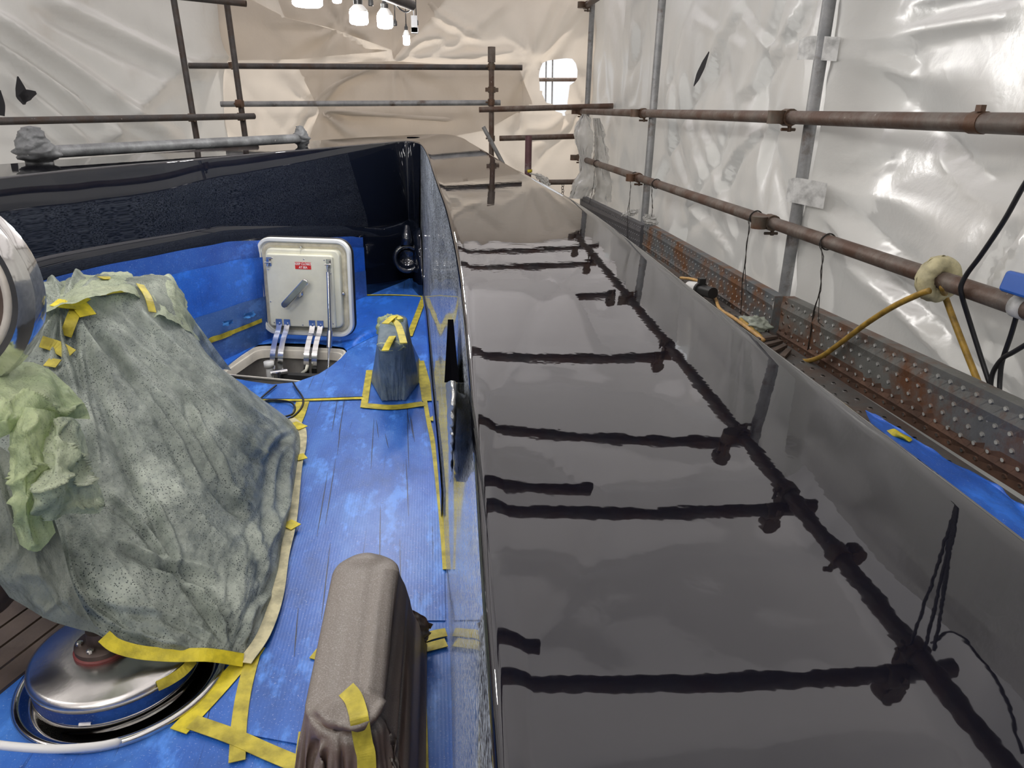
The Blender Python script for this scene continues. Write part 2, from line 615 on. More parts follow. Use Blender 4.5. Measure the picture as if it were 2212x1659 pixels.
def patch(ctrl, nu, nv):
    """bicubic interpolation of a control grid rows x cols x 3 -> nu x nv x 3"""
    C = np.asarray(ctrl, float)
    rows = np.array([catmull(r, nv) for r in C])
    return np.array([catmull(rows[:, j], nu) for j in range(nv)]).transpose(1, 0, 2)


def gnormals(P):
    du = np.gradient(P, axis=0); dv = np.gradient(P, axis=1)
    n = np.cross(du, dv)
    return n / (np.linalg.norm(n, axis=2, keepdims=True) + 1e-9)


def axis_matrix(origin, zdir, xhint=(1, 0, 0)):
    z = Vector(zdir).normalized(); x = Vector(xhint); x = (x - z * x.dot(z)).normalized(); y = z.cross(x)
    return Matrix(((x.x, y.x, z.x, origin[0]), (x.y, y.y, z.y, origin[1]), (x.z, y.z, z.z, origin[2]), (0, 0, 0, 1)))


def frame_matrix(o, x, y, z):
    return Matrix(((x[0], y[0], z[0], o[0]), (x[1], y[1], z[1], o[1]), (x[2], y[2], z[2], o[2]), (0, 0, 0, 1)))


def rrect(w, h, r, seg=6, cx=0, cy=0):
    pts = []
    for sx, sy, a0 in ((1, 1, 0), (-1, 1, 90), (-1, -1, 180), (1, -1, 270)):
        for k in range(seg + 1):
            a = math.radians(a0 + 90 * k / seg)
            pts.append((cx + sx * (w / 2 - r) + r * math.cos(a), cy + sy * (h / 2 - r) + r * math.sin(a)))
    return pts


# ================================================================== THE SETTING: shrink-wrapped tent around the bow
fl = MB(); fl.box((0, 2, -1.75), (40, 40, 0.1))
tag(fl.build('floor', 'floor_concrete', None, False), kind='structure')


def seg_dist(px, py, poly):
    """signed distance (negative inside) and nearest boundary point"""
    best = np.full(px.shape, 1e9); bx = np.zeros_like(px); by = np.zeros_like(py)
    inside = np.zeros(px.shape, bool)
    n = len(poly)
    for i in range(n):
        ax, ay = poly[i]; cx, cy = poly[(i + 1) % n]
        dx, dy = cx - ax, cy - ay
        t = np.clip(((px - ax) * dx + (py - ay) * dy) / (dx * dx + dy * dy + 1e-12), 0, 1)
        qx, qy = ax + t * dx, ay + t * dy
        d = np.hypot(px - qx, py - qy)
        m = d < best
        best = np.where(m, d, best); bx = np.where(m, qx, bx); by = np.where(m, qy, by)
        cond = ((ay > py) != (cy > py)) & (px < (cx - ax) * (py - ay) / (cy - ay + 1e-12) + ax)
        inside ^= cond
    return np.where(inside, -best, best), bx, by


def creases(G, lines, amps, sig):
    """pulled creases of a sheet: height over the grid G of a ridge with a valley beside it along each line"""
    Vc = (G - CAM) @ RM
    gx, gy = CX + F * Vc[..., 0] / -Vc[..., 2], CY - F * Vc[..., 1] / -Vc[..., 2]
    H = np.zeros(gx.shape)
    for ci, pl in enumerate(lines):
        C_ = catmull(pl, 50)
        d2 = np.full(gx.shape, 1e9); sg = np.zeros(gx.shape); tp_ = np.zeros(gx.shape)
        for k in range(49):
            ax_, ay_ = C_[k]; ex_, ey_ = C_[k + 1] - C_[k]
            t_ = np.clip(((gx - ax_) * ex_ + (gy - ay_) * ey_) / (ex_ * ex_ + ey_ * ey_ + 1e-9), 0, 1)
            qx_, qy_ = gx - ax_ - t_ * ex_, gy - ay_ - t_ * ey_
            dd_ = np.hypot(qx_, qy_); m_k = dd_ < d2
            d2 = np.where(m_k, dd_, d2); sg = np.where(m_k, np.sign(ex_ * qy_ - ey_ * qx_), sg); tp_ = np.where(m_k, (k + t_) / 49, tp_)
        sd_ = d2 * sg
        fade = np.clip(tp_ / .12, 0, 1) * np.clip((1 - tp_) / .12, 0, 1)
        H += fade * amps[ci % len(amps)] * (np.exp(-(sd_ / sig) ** 2) - 0.75 * np.exp(-((sd_ - 2.1 * sig) / (1.3 * sig)) ** 2) + .25 * np.exp(-((sd_ + 3.7 * sig) / (1.7 * sig)) ** 2))
    return H


def near_grid(G, Ng, px, py, off=0.004):
    d = ray(px, py)
    V = G - CAM
    t = V @ d
    dist = np.linalg.norm(V - t[..., None] * d, axis=2) + 0.02 * t
    dist = np.where((Ng @ -d) > 0.02, dist, 9)
    i, j = np.unravel_index(np.argmin(dist), dist.shape)
    return G[i, j] + Ng[i, j] * off, Ng[i, j]


def sheet(name, P2W, s0, s1, z0, z1, step, disp, material, parent=None, hole=None, poly=None, kind=None, lines=None, amp=(0.03, 0.02, 0.04), sig=9.0):
    """a cloth-like sheet on parameter plane (s,z); P2W maps (s,z,d) arrays to world"""
    ns, nz = int((s1 - s0) / step) + 1, int((z1 - z0) / step) + 1
    S, Z = np.meshgrid(np.linspace(s0, s1, ns), np.linspace(z0, z1, nz), indexing='ij')
    keep = np.ones((ns - 1, nz - 1), bool)
    for pl, sign in ((hole, 1), (poly, -1)):
        if pl is None: continue
        sd, bx, by = seg_dist(S, Z, pl)
        near = np.abs(sd) < 0.62 * step
        S = np.where(near, bx, S); Z = np.where(near, by, Z)
        c_s = (S[:-1, :-1] + S[1:, :-1] + S[1:, 1:] + S[:-1, 1:]) / 4
        c_z = (Z[:-1, :-1] + Z[1:, :-1] + Z[1:, 1:] + Z[:-1, 1:]) / 4
        sd2, _, _ = seg_dist(c_s, c_z, pl)
        keep &= (sd2 > 0) if sign == 1 else (sd2 < 0)
    dd = disp(S, Z)
    W = P2W(S, Z, dd)
    if lines:
        W = P2W(S, Z, dd + np.where(W[..., 1] > .25, creases(W, lines, amp, sig), 0))
    idx = np.arange(ns * nz).reshape(ns, nz)
    q = np.stack([idx[:-1, :-1], idx[1:, :-1], idx[1:, 1:], idx[:-1, 1:]], -1)[keep]
    used = np.unique(q)
    remap = -np.ones(ns * nz, int); remap[used] = np.arange(len(used))
    mb = MB(); mb.v = W.reshape(-1, 3)[used].tolist(); mb.f = [tuple(r) for r in remap[q].tolist()]
    o = mb.build(name, material, parent)
    if kind: o['kind'] = kind
    return o


# ---- right wall (behind the right-hand standards): s = Y, z
WX = 1.56


def right_disp(S, Z):
    # vertical gathers plus diagonal tension folds
    a = 0.045 * vnoise(S * 2.6 + 0.25 * Z, Z * 0.35, 3) + 0.06 * vnoise(S * 1.1, Z * 0.5, 5)
    d1 = 0.035 * (vnoise((S - 0.55 * Z) * 3.2, (Z + 0.5 * S) * 0.7, 8))
    c = 0.014 * vnoise(S * 6, Z * 2.4, 11)
    r = 0.018 * np.clip(ridge((S + 0.45 * Z) * 1.6, (Z - .4 * S) * 0.5, 21), 0, 1) ** 3
    w = S * .8 + Z * .6
    return 2.2 * (a + d1 + c + r) + 0.08 * vnoise(w * 1.5, (Z - S) * .5, 23) + .07 * np.clip(ridge(w * 1.1, (Z - S * .7) * .35, 25), 0, 1) ** 4


RIGHT_LINES = [[(1600, 0), (1640, 60), (1690, 95), (1740, 60), (1765, 0)], [(1690, 95), (1640, 160), (1600, 230)], [(1740, 10), (1690, 110), (1640, 190), (1600, 220)], [(1480, 150), (1490, 250), (1510, 330), (1540, 400)],
               [(1500, 20), (1580, 70), (1620, 95)], [(1450, 130), (1460, 300), (1500, 430)], [(1620, 0), (1560, 100), (1540, 200)], [(1430, 30), (1435, 150), (1425, 260)], [(1660, 280), (1600, 340), (1560, 420)],
               [(1520, 270), (1545, 330), (1560, 400), (1600, 520)], [(1330, 20), (1340, 150), (1345, 240)], [(1380, 40), (1375, 150), (1360, 230)], [(1300, 100), (1310, 200), (1330, 330)], [(1310, 300), (1320, 400), (1330, 450)],
               [(1690, 240), (1660, 330), (1640, 480)], [(1480, 420), (1530, 470), (1590, 540)], [(1680, 460), (1640, 540), (1650, 600)]]
NEAR_LINES = [[(1765, 100), (1900, 60), (2050, 20), (2212, -10)], [(1770, 95), (1850, 60), (1960, 0)], [(1770, 110), (1900, 110), (2000, 150)], [(1725, 420), (1800, 440), (1900, 520), (2010, 600)],
              [(1725, 425), (1780, 500), (1850, 560), (1950, 640), (2100, 760)], [(1800, 470), (1900, 570), (2000, 680), (2100, 790), (2212, 880)], [(2110, 640), (2150, 560), (2212, 480)], [(1725, 400), (1850, 370), (1950, 340)],
              [(1770, 130), (1850, 210), (1900, 300)], [(1728, 440), (1732, 550), (1742, 650)], [(2050, 700), (2130, 740), (2212, 790)], [(1770, 105), (1820, 160), (1830, 240)], [(2050, 300), (2120, 380), (2212, 420)]]
END_LINES = [[(840, 130), (700, 200), (640, 300)], [(850, 135), (1000, 80), (1100, 0)], [(850, 140), (900, 90), (960, 75)], [(1150, 140), (1200, 60), (1240, 0)], [(1140, 150), (1180, 30), (1190, 0)], [(1150, 150), (1250, 20), (1280, 0)],
             [(1125, 150), (1130, 230), (1120, 290)], [(690, 240), (760, 290), (800, 310)], [(700, 240), (830, 250), (1000, 262)], [(560, 0), (600, 80), (620, 120)], [(1250, 260), (1180, 320), (1150, 370)], [(1260, 230), (1200, 290), (1130, 300)],
             [(850, 130), (1000, 120), (1120, 110)], [(600, 330), (660, 260), (690, 240)], [(920, 0), (960, 40), (1050, 90)]]
LEFT_LINES = [[(-40, 20), (0, 50), (150, 150), (280, 240), (400, 310)], [(60, -20), (250, 70), (400, 140), (450, 160)], [(-40, 80), (0, 105), (130, 200), (260, 300)], [(-20, 130), (100, 230), (200, 320)], [(200, 190), (240, 250), (260, 330)]]

wall_right = sheet('wall_right', lambda S, Z, d: np.stack([WX + 0.10 + np.maximum(d, -.13), S, Z], -1), onX(1735, 300, 1.43)[1] - .12, 8.25, -1.7, 2.62, 0.03, right_disp, 'tarp', kind='structure', lines=RIGHT_LINES, amp=(0.022, 0.014, 0.028), sig=6.5)

# ---- end wall: s = X at Y = WY
WY = 8.1
hole_px = [(1163, 165), (1166, 148), (1172, 136), (1186, 130), (1204, 128), (1222, 126), (1236, 127), (1244, 137), (1247, 150),
           (1245, 170), (1240, 176), (1228, 185), (1227, 205), (1226, 222), (1229, 232), (1224, 240), (1219, 252), (1217, 245), (1200, 240), (1195, 225), (1180, 222), (1172, 205), (1163, 192), (1159, 193), (1166, 190)]
hole = [(onY(*p, WY)[0], onY(*p, WY)[2]) for p in hole_px]
KN = [onY(px, py, WY)[[0, 2]] for px, py in ((1150, 135), (850, 130), (560, 330), (1265, 240), (690, 240), (740, 60))]


def end_disp(S, Z):
    d = 0.08 * vnoise(S * 0.9, Z * 0.9, 31) + 0.02 * vnoise(S * 3.5, Z * 3.5, 32) + 0.006 * fbm(S * 9, Z * 5, 33, 3)
    # radial folds running out of the places where the film is tied
    for i, k in enumerate(KN):
        dx, dz = S - k[0], Z - k[1]
        r = np.hypot(dx, dz) + 1e-6
        th = np.arctan2(dz, dx)
        d = d + 0.020 * np.exp(-(r / 0.9) ** 2) * np.clip(r / 0.15, 0, 1) * (vnoise(th * 3.2 + 9 * i, r * 0.6, 40 + i) * 4.5)
    d = d + 0.03 * np.clip(ridge((S + 0.9 * Z) * 0.9, (Z - S) * 0.3, 52), 0, 1) ** 4
    # folds fanning down-right from the hole to the corner
    d = d + 0.03 * vnoise((S * 0.9 + Z * 0.75) * 2.2, (Z - S) * 0.4, 57) * np.clip((S - 0.2) / 0.8, 0, 1)
    return d


wall_front = sheet('wall_front', lambda S, Z, d: np.stack([S, WY - d, Z], -1), -2.1, 1.95, -1.7, 2.65, 0.03, end_disp, 'tarp_warm', hole=hole, kind='structure', lines=END_LINES, amp=(0.05, 0.035, 0.06), sig=9.0)


def flap(pxs, off, name='film_flap', mname='tarp_warm', seed=0, plane=WY):
    poly = [(onY(*p, plane)[0], onY(*p, plane)[2]) for p in pxs]
    xs = [p[0] for p in poly]; zs = [p[1] for p in poly]
    sheet(name, lambda S, Z, d: np.stack([S, plane + 0 * S - off - d, Z], -1), min(xs) - .02, max(xs) + .02, min(zs) - .02, max(zs) + .02, 0.03,
          lambda S, Z: end_disp(S, Z) + 0.015 * vnoise(S * 4, Z * 4, seed), mname, wall_front, poly=poly)


# overlapping extra layers of film, taped over the first one
flap([(430, -60), (620, 40), (712, 62), (790, 105), (845, 110), (640, 128), (470, 132), (405, 132)], 0.05, seed=71)
flap([(580, -60), (1005, -60), (930, 40), (850, 130), (846, 108), (712, 60), (616, 38)], 0.03, seed=73)
flap([(640, 140), (850, 132), (1120, 150), (1150, 225), (1050, 280), (900, 310), (660, 320), (690, 240)], 0.035, seed=72)

# ---- left wall: oblique, follows the port bow
LA, LB = np.array([-2.1, WY]), np.array([-4.7, 2.6])
LDIR = (LB - LA) / np.linalg.norm(LB - LA); LLEN = float(np.linalg.norm(LB - LA)); LN = np.array([LDIR[1], -LDIR[0]])
if LN @ (np.array([0, 3]) - LA) < 0: LN = -LN


def left_w(S, Z, d):
    return np.stack([LA[0] + LDIR[0] * S + LN[0] * d, LA[1] + LDIR[1] * S + LN[1] * d, Z], -1)


def left_disp(S, Z):
    w = (S * 0.55 + Z * 0.83)
    d = 0.12 * vnoise(S * 0.7, Z * 0.8, 81) + 0.012 * fbm(S * 4, Z * 4, 82, 3)
    d = d + 0.12 * vnoise(w * 1.7, (S - Z) * 0.3, 83) + 0.10 * np.clip(ridge(w * 0.9, (S - Z) * 0.25, 84), 0, 1) ** 3
    return d


wall_left = sheet('wall_left', left_w, -0.02, LLEN, -1.7, 2.65, 0.04, left_disp, 'tarp', kind='structure', lines=LEFT_LINES, amp=(0.09, 0.07, 0.1), sig=14.0)
wl2 = MB()
yy = np.linspace(2.6, -3.6, 30); zz = np.linspace(-1.7, 2.65, 24)
A, B = np.meshgrid(yy, zz, indexing='ij')
wl2.grid(np.stack([-4.7 + 0.1 * vnoise(A * 1.3, B * .5, 91), A, B], -1))
tag(wl2.build('wall_port', 'tarp'), kind='structure')
wb = MB()
xx = np.linspace(-4.75, 1.7, 34)
A, B = np.meshgrid(xx, zz, indexing='ij')
wb.grid(np.stack([A, -3.6 + 0.12 * vnoise(A * 1.2, B * .5, 92), B], -1))
tag(wb.build('wall_back', 'tarp'), kind='structure')
# ---- ceiling: film laid over the transverse tubes, hanging a little between them
BEAMS = [6.85, 6.25, 5.15, 4.05, 3.02, 2.40, 1.50, 0.45, -0.8, -2.2]
nx, ny = 150, 240
X, Y = np.meshgrid(np.linspace(-4.9, 1.72, nx), np.linspace(-3.75, 8.25, ny), indexing='ij')
near = np.min(np.abs(Y[..., None] - np.array(BEAMS)), axis=-1)
sag = 0.16 * np.exp(-(near / 0.22) ** 2)
Zc = 2.44 + 0.06 * np.exp(-(near / 0.12) ** 2) + 0.10 * vnoise(X * 0.8, Y * 0.9, 95) + 0.07 * vnoise((X + Y) * 1.7, (Y - X) * 0.6, 96) + 0.02 * fbm(X * 4, Y * 4, 97, 3)
Zc -= 0.10 * np.exp(-(((Y - 4.6) / 0.4) ** 2)) * (0.6 + vnoise(X * 2.0, Y * 1, 98))
Zc += 0.11 * np.clip(ridge((X * .9 + Y * .4) * 1.3, (Y - X) * .35, 99), 0, 1) ** 3 + 0.07 * vnoise(X * 3.2, Y * 0.9, 100) + .08 * np.clip(ridge((X * 1.2 - Y * .7) * 1.5, (Y + X) * .4, 94), 0, 1) ** 4 + .05
Zc = np.maximum(Zc, 2.395)
# the film is slung under one of the beams, a hanging belly
sm = lambda t: np.clip(t, 0, 1) ** 2 * (3 - 2 * np.clip(t, 0, 1))
belly = sm((1.22 - X) / .35) * sm((Y - 4.22) / .35) * sm((5.45 - Y) / .30)
Zc -= belly * (0.34 + 0.05 * vnoise(X * 4, Y * .6, 93))
dr_ = np.clip((X - 1.60) / .10, 0, 1) * np.clip((2.9 - Y) / .3, 0, 1); Zc -= .30 * dr_ * dr_ * (3 - 2 * dr_)
ce = MB(); ce.grid(np.stack([X, Y, Zc], -1))
tag(ce.build('ceiling', 'tarp_roof'), kind='structure')

# ================================================================== THE BOAT
PC = (1.1, 0.024634, -0.064471, 0.088052, -0.002475, 0.026089, 0.000194, -0.022095, -0.000591)


def cap_z(x, y):
    x = np.asarray(x, float); y = np.asarray(y, float)
    x = -0.12 + 0.05 * np.log1p(np.exp((x + 0.12) / 0.05)) * 1.0
    x = np.minimum(x, 0.7)
    h0, t, s, c, e, g, k, m, n = PC
    return h0 + t * y + s * x + c * x * x + e * y * y + g * x * y + k * y ** 3 + m * x * x * y + n * x * y * y


INN = [(0.012, -2.2), (0.018, -1.0), (0.020, 0.0), (0.026, 0.35), (0.033, 0.62), (0.042, 1.1), (0.044, 1.5), (0.036, 2.1), (0.019, 2.65), (0.000, 3.3), (-0.017, 3.92), (-0.040, 4.55), (-0.066, 5.05),
       (-0.094, 5.30), (-0.135, 5.44), (-0.195, 5.47), (-0.262, 5.38), (-0.36, 5.17), (-0.50, 4.88), (-0.66, 4.55), (-0.83, 4.21), (-0.99, 3.88), (-1.13, 3.57), (-1.345, 3.15), (-1.50, 2.72), (-1.72, 1.8), (-1.90, 0.5), (-2.0, -0.8), (-2.05, -2.2)]
OUT = [(0.42, -2.2), (0.445, -1.0), (0.458, 0.0), (0.460, 0.42), (0.459, 0.65), (0.454, 1.1), (0.456, 1.5), (0.450, 2.1), (0.418, 2.65), (0.366, 3.3), (0.334, 3.92), (0.302, 4.55), (0.272, 5.1),
       (0.240, 5.65), (0.14, 6.22), (-0.10, 6.45), (-0.42, 6.10), (-0.62, 5.78), (-0.84, 5.35), (-1.04, 4.92), (-1.23, 4.50), (-1.39, 4.12), (-1.55, 3.78), (-1.76, 3.32), (-1.93, 2.86), (-2.17, 1.9), (-2.36, 0.5), (-2.46, -0.8), (-2.5, -2.2)]
NS = 300
Ic, Oc = catmull(INN, NS), catmull(OUT, NS)
On = Oc - Ic
Wd = np.linalg.norm(On, axis=1)
Oc = Oc - On / Wd[:, None] * 0.022
tan = np.gradient(Ic, axis=0)
nrm2 = np.stack([tan[:, 1], -tan[:, 0]], -1); nrm2 /= np.linalg.norm(nrm2, axis=1, keepdims=True)   # outward
BOWI = int(np.argmax(Ic[:, 1]))

yacht = empty('yacht', (0, 0, -1.6), 'dark navy yacht foredeck with mirror-gloss bulwark cap and pointed bow', 'yacht')

# cap rail (between rounded inner and outer edges)
ri, ro = 0.008, 0.014
rows = []
NV = 26
for j in range(NV):
    v = j / (NV - 1)
    v = v
    p = Ic + nrm2 * ri + (Oc - Ic - nrm2 * ri) * v * (1 - 0.0)
    z = cap_z(p[:, 0], p[:, 1])
    rows.append(np.stack([p[:, 0], p[:, 1], z], -1))
cap = np.array(rows).transpose(1, 0, 2)           # NS x NV x 3
fil = []
for a in (0, 22, 45, 68):
    r = math.radians(a)
    p = Ic + nrm2 * ri * (1 - math.cos(r))
    fil.append(np.stack([p[:, 0], p[:, 1], cap[:, 0, 2] - ri + ri * math.sin(r)], -1))
# outer rounded edge and hull flare
od = On / Wd[:, None]
extra = []
zo = cap[:, -1, 2]
for a in (25, 50, 75, 90):
    r = math.radians(a)
    p = Oc + od * ro * math.sin(r)
    extra.append(np.stack([p[:, 0], p[:, 1], zo - ro * (1 - math.cos(r))], -1))
mb = MB(); mb.grid(np.concatenate([np.array(fil).transpose(1, 0, 2), cap, np.array(extra).transpose(1, 0, 2)], axis=1))
cap_o = mb.build('cap_rail', 'navy_gloss', yacht)
hull = []
for dn, dz in ((ro, 0.03), (ro, 0.05), (-0.02, 0.35), (-0.10, 0.8), (-0.22, 1.4), (-0.36, 2.1), (-0.45, 2.65)):
    p = Oc + od * dn
    hull.append(np.stack([p[:, 0], p[:, 1], zo - dz], -1))
mb = MB(); mb.grid(np.array(hull).transpose(1, 0, 2))
mb.build('hull_side', 'navy_wall', yacht)


INSET = 0.026 + (0.065 - 0.026) * np.clip((np.arange(NS) - BOWI + 2) / 16.0, 0, 1)


def lean(f):
    """share of the inset left at height fraction f of the wall"""
    return 1 - np.clip((f - .5) / .5, 0, 1)


def inner_wall(i0, i1, inset, name, mname, z_off_top=0.0):
    R = []
    I = Ic[i0:i1]; n = nrm2[i0:i1]
    zt = cap_z(I[:, 0], I[:, 1])
    zt = cap_z(*(I + n * ri).T)
    zd = deck_z(I[:, 1]) - 0.03
    for f in np.linspace(0, 1, 12):
        p = I - n * (INSET[i0:i1] * (lean(f) if i0 > 20 else 1 - f))[:, None]
        R.append(np.stack([p[:, 0], p[:, 1], zd + (zt - ri - zd) * f], -1))
    mb = MB(); mb.grid(np.array(R).transpose(1, 0, 2))
    return mb.build(name, mname, yacht)


sq = onZ(893, 293, 1.207)
mb = MB(); mb.lathe([(.05, -.01), (.05, .002), (.042, .003), (.04, -.004), (.001, -.005)], Matrix.Translation((sq[0], sq[1], float(cap_z(sq[0], sq[1])) + .001)), 24)
mb.build('deck_socket', 'void_black', yacht)

iS = int(np.argmin(np.abs(Ic[:BOWI, 1] - 5.12)))
tag(inner_wall(0, iS + 1, 0.026, 'bulwark_wall', 'navy_dusty'), 'starboard bulwark face hazed with pale overspray dust')
tag(inner_wall(iS, NS, 0.026, 'bulwark_wall', 'navy_wall'), 'port bulwark face in dark gloss')

# plinth low in the bow (rounded step that the fairlead sits in)
iP0 = int(np.argmin(np.abs(Ic[:BOWI, 1] - 4.75))); iP1 = NS - 1
idx = np.arange(iP0, iP1)
I = Ic[idx]; n = nrm2[idx]; tt = np.clip((idx - iP0) / 5.0, 0, 1)
HF = lambda y: .37 + .07 * np.clip((5.1 - y) / .4, 0, 1) + .17 * np.clip((4.75 - y) / 1.05, 0, 1) + .03 * np.clip((3.7 - y) / .85, 0, 1)
hgt = HF(I[:, 1])
dep = 0.055 * np.sqrt(tt) + 0.002
dep = np.where(idx > BOWI, 0.012 + 0.045 * np.clip((I[:, 1] - 4.6) / .6, 0, 1), dep)
zd = deck_z(I[:, 1])
R = []
for dn, dz in ((0.0, hgt + 0.03), (0.35, hgt + 0.02), (0.75, hgt), (0.95, hgt - 0.03), (1.0, hgt - 0.06), (1.04, 0.1 + 0 * hgt), (1.1, -0.02 + 0 * hgt)):
    p = I - n * (dep * dn + INSET[idx] * lean(dz / .95))[:, None]
    R.append(np.stack([p[:, 0], p[:, 1], zd + dz * (0.25 + 0.75 * np.sqrt(tt))], -1))
mb = MB(); mb.grid(np.array(R).transpose(1, 0, 2))
mb.build('bow_step', 'navy_wall', yacht)

# fairlead ring in the bow corner
fc = onY(880, 558, 4.90)
fdir = Vector((0.05, -1.0, 0.10)).normalized()
M = axis_matrix(fc, fdir)
mb = MB(); mb.lathe([(0.10, -0.12), (0.10, 0.0), (0.092, 0.018), (0.078, 0.022), (0.066, 0.012), (0.062, -0.01), (0.05, -0.03)], M, 36)
tag(mb.build('fairlead', 'navy_wall', yacht), 'round dark fairlead ring low in the bow corner')
mb = MB(); mb.tube([fc + np.array([0.0, 0.03, 0.21]), fc + np.array([0, 0.0, 0.15]), fc + np.array([0, -.015, 0.09])], [0.02, 0.032, 0.045], 16)
mb.build('fairlead_boss', 'navy_wall', yacht)

# the blue masking film on the port wall, in overlapping strips
iF = BOWI + int(np.argmin(np.abs(Ic[BOWI:, 1] - 4.80)))


def wall_strip(i0, i1, za, zb, off, name, mname, parent=yacht, base=1.06):
    ii = np.arange(i0, i1)
    I = Ic[ii]; n = nrm2[ii]; zd = deck_z(I[:, 1])
    R = []
    for f in np.linspace(0, 1, 5):
        p = I - n * (0.016 + 0.045 * np.clip((I[:, 1] - 4.6) / .6, 0, 1) + off + INSET[ii] * lean((za + (zb - za) * f) * HF(I[:, 1]) / .95))[:, None]
        R.append(np.stack([p[:, 0], p[:, 1], zd + (za + (zb - za) * f) * HF(I[:, 1]) + 0.004 * vnoise(ii * 0.21, ii * 0.0 + f * 3, 5)], -1))
    global STRIP_GRID
    STRIP_GRID = np.array(R).transpose(1, 0, 2)
    mb = MB(); mb.grid(STRIP_GRID)
    return mb.build(name, mname, parent)


tag(wall_strip(iF, NS - 1, 0.76, 0.93, 0.004, 'masking_strip', 'blue_film_dark'), 'dark blue masking strip along the port bulwark')
tag(wall_strip(iF, NS - 1, 0.40, 0.78, 0.008, 'masking_strip', 'blue_film_plain'), 'bright blue masking strip low on the port bulwark')
tag(wall_strip(iF, NS - 1, 0.0, 0.42, 0.011, 'masking_strip', 'blue_film_haze'), 'dull blue masking strip above the deck edge')

# starboard lower masking strip by the deck corner
ii = np.arange(int(np.argmin(np.abs(Ic[:BOWI, 1] - 2.0))), int(np.argmin(np.abs(Ic[:BOWI, 1] - 4.9))))
I = Ic[ii]; n = nrm2[ii]; zd = deck_z(I[:, 1])
taper = np.clip((4.95 - I[:, 1]) / 0.9, 0.1, 1)
R = []
for f in (0, .5, 1):
    p = I - n * (0.032 - 0.0026 * f)
    R.append(np.stack([p[:, 0], p[:, 1], zd + 0.001 + 0.10 * taper * f], -1))
mb = MB(); mb.grid(np.array(R).transpose(1, 0, 2))
tag(mb.build('masking_strip', 'blue_film_plain', yacht), 'blue masking strip at the foot of the starboard bulwark')

# hawse slot in the starboard bulwark: black wedge opening over crumpled foil
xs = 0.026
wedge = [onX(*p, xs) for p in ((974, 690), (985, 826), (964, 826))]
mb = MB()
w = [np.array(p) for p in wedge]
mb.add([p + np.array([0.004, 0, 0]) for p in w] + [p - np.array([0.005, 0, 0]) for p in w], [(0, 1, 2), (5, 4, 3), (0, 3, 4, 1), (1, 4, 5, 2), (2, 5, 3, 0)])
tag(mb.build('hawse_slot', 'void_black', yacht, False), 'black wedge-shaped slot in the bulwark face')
foil = patch([[onX(963, 828, xs), onX(974, 822, xs - .012), onX(986, 828, xs)], [onX(966, 900, xs), onX(975, 900, xs - .014), onX(985, 900, xs)],
              [onX(969, 970, xs), onX(974, 970, xs - .012), onX(981, 970, xs)], [onX(972, 1040, xs), onX(974, 1042, xs - .004), onX(975, 1040, xs)]], 40, 10)
foil[..., 0] += 0.003 * vnoise(np.arange(40)[:, None] * .7 + 0 * np.arange(10)[None], np.arange(10)[None] * .8 + 0 * np.arange(40)[:, None], 3)
mb = MB(); mb.grid(foil)
tag(mb.build('foil_lining', 'foil', yacht), 'crumpled silver lining under the black slot')

# deck plate of the boat under everything, with planks where the film is missing
deck_poly = [tuple(p) for p in Ic[::4]]
hatch_px = [(478, 802), (520, 770), (556, 746), (600, 742), (690, 744), (742, 752), (750, 760), (736, 776), (712, 795), (688, 810), (640, 827), (590, 832), (545, 826), (500, 818)]
hatch_hole = [tuple(D(*p)[:2]) for p in hatch_px]


def circ(a, b, c):
    (ax, ay), (bx, by), (cx, cy) = a, b, c
    d = 2 * (ax * (by - cy) + bx * (cy - ay) + cx * (ay - by))
    ux = ((ax * ax + ay * ay) * (by - cy) + (bx * bx + by * by) * (cy - ay) + (cx * cx + cy * cy) * (ay - by)) / d
    uy = ((ax * ax + ay * ay) * (cx - bx) + (bx * bx + by * by) * (ax - cx) + (cx * cx + cy * cy) * (bx - ax)) / d
    return ux, uy, math.hypot(ax - ux, ay - uy)


px_, py_, pr_ = circ(D(22, 1532, .012)[:2], D(190, 1624, .012)[:2], D(488, 1436, .012)[:2])
pan_hole = [(px_ + (pr_ - .004) * math.cos(-a), py_ + (pr_ - .004) * math.sin(-a)) for a in np.linspace(0, 2 * PI, 48, endpoint=False)]


def plate(name, outer, holes, off, mname, parent, th=0.002, skirt=True):
    loops = [[Vector((x, y, 0)) for x, y in outer]] + [[Vector((x, y, 0)) for x, y in h] for h in holes]
    tris = tessellate_polygon(loops)
    flat = [p for l in loops for p in l]
    vs = [(p.x, p.y, deck_z(p.y) + off) for p in flat]
    fs = []
    for t in tris:
        a, b, c = (flat[i] for i in t)
        fs.append(tuple(t) if (b - a).cross(c - a).z > 0 else tuple(reversed(t)))
    if skirt:
        nv = len(vs); vs += [(x, y, z - th) for x, y, z in vs]
        k = 0
        for l in loops:
            m = len(l)
            for i in range(m):
                fs.append((k + i, k + (i + 1) % m, nv + k + (i + 1) % m, nv + k + i))
            k += m
    mb = MB(); mb.add(vs, fs)
    return mb.build(name, mname, parent, False)


plate('deck', deck_poly, [hatch_hole, pan_hole], -0.012, 'well_dark', yacht, 0.03)
# teak planks visible left of the steel pan
axd = Vector((-0.36, -0.93, 0)).normalized(); pxd = Vector((axd.y, -axd.x, 0))
t0 = Vector(D(75, 1330)); t0.z = 0
for k in range(-2, 4):
    c = t0 + pxd * (k * 0.062)
    z = deck_z(c.y)
    M = Matrix.Rotation(math.atan2(axd.y, axd.x), 3, 'Z')
    mb = MB(); mb.box((c.x, c.y, z - 0.001), (1.1, 0.055, 0.02), M)
    mb.build('deck_plank', 'teak', yacht, False)

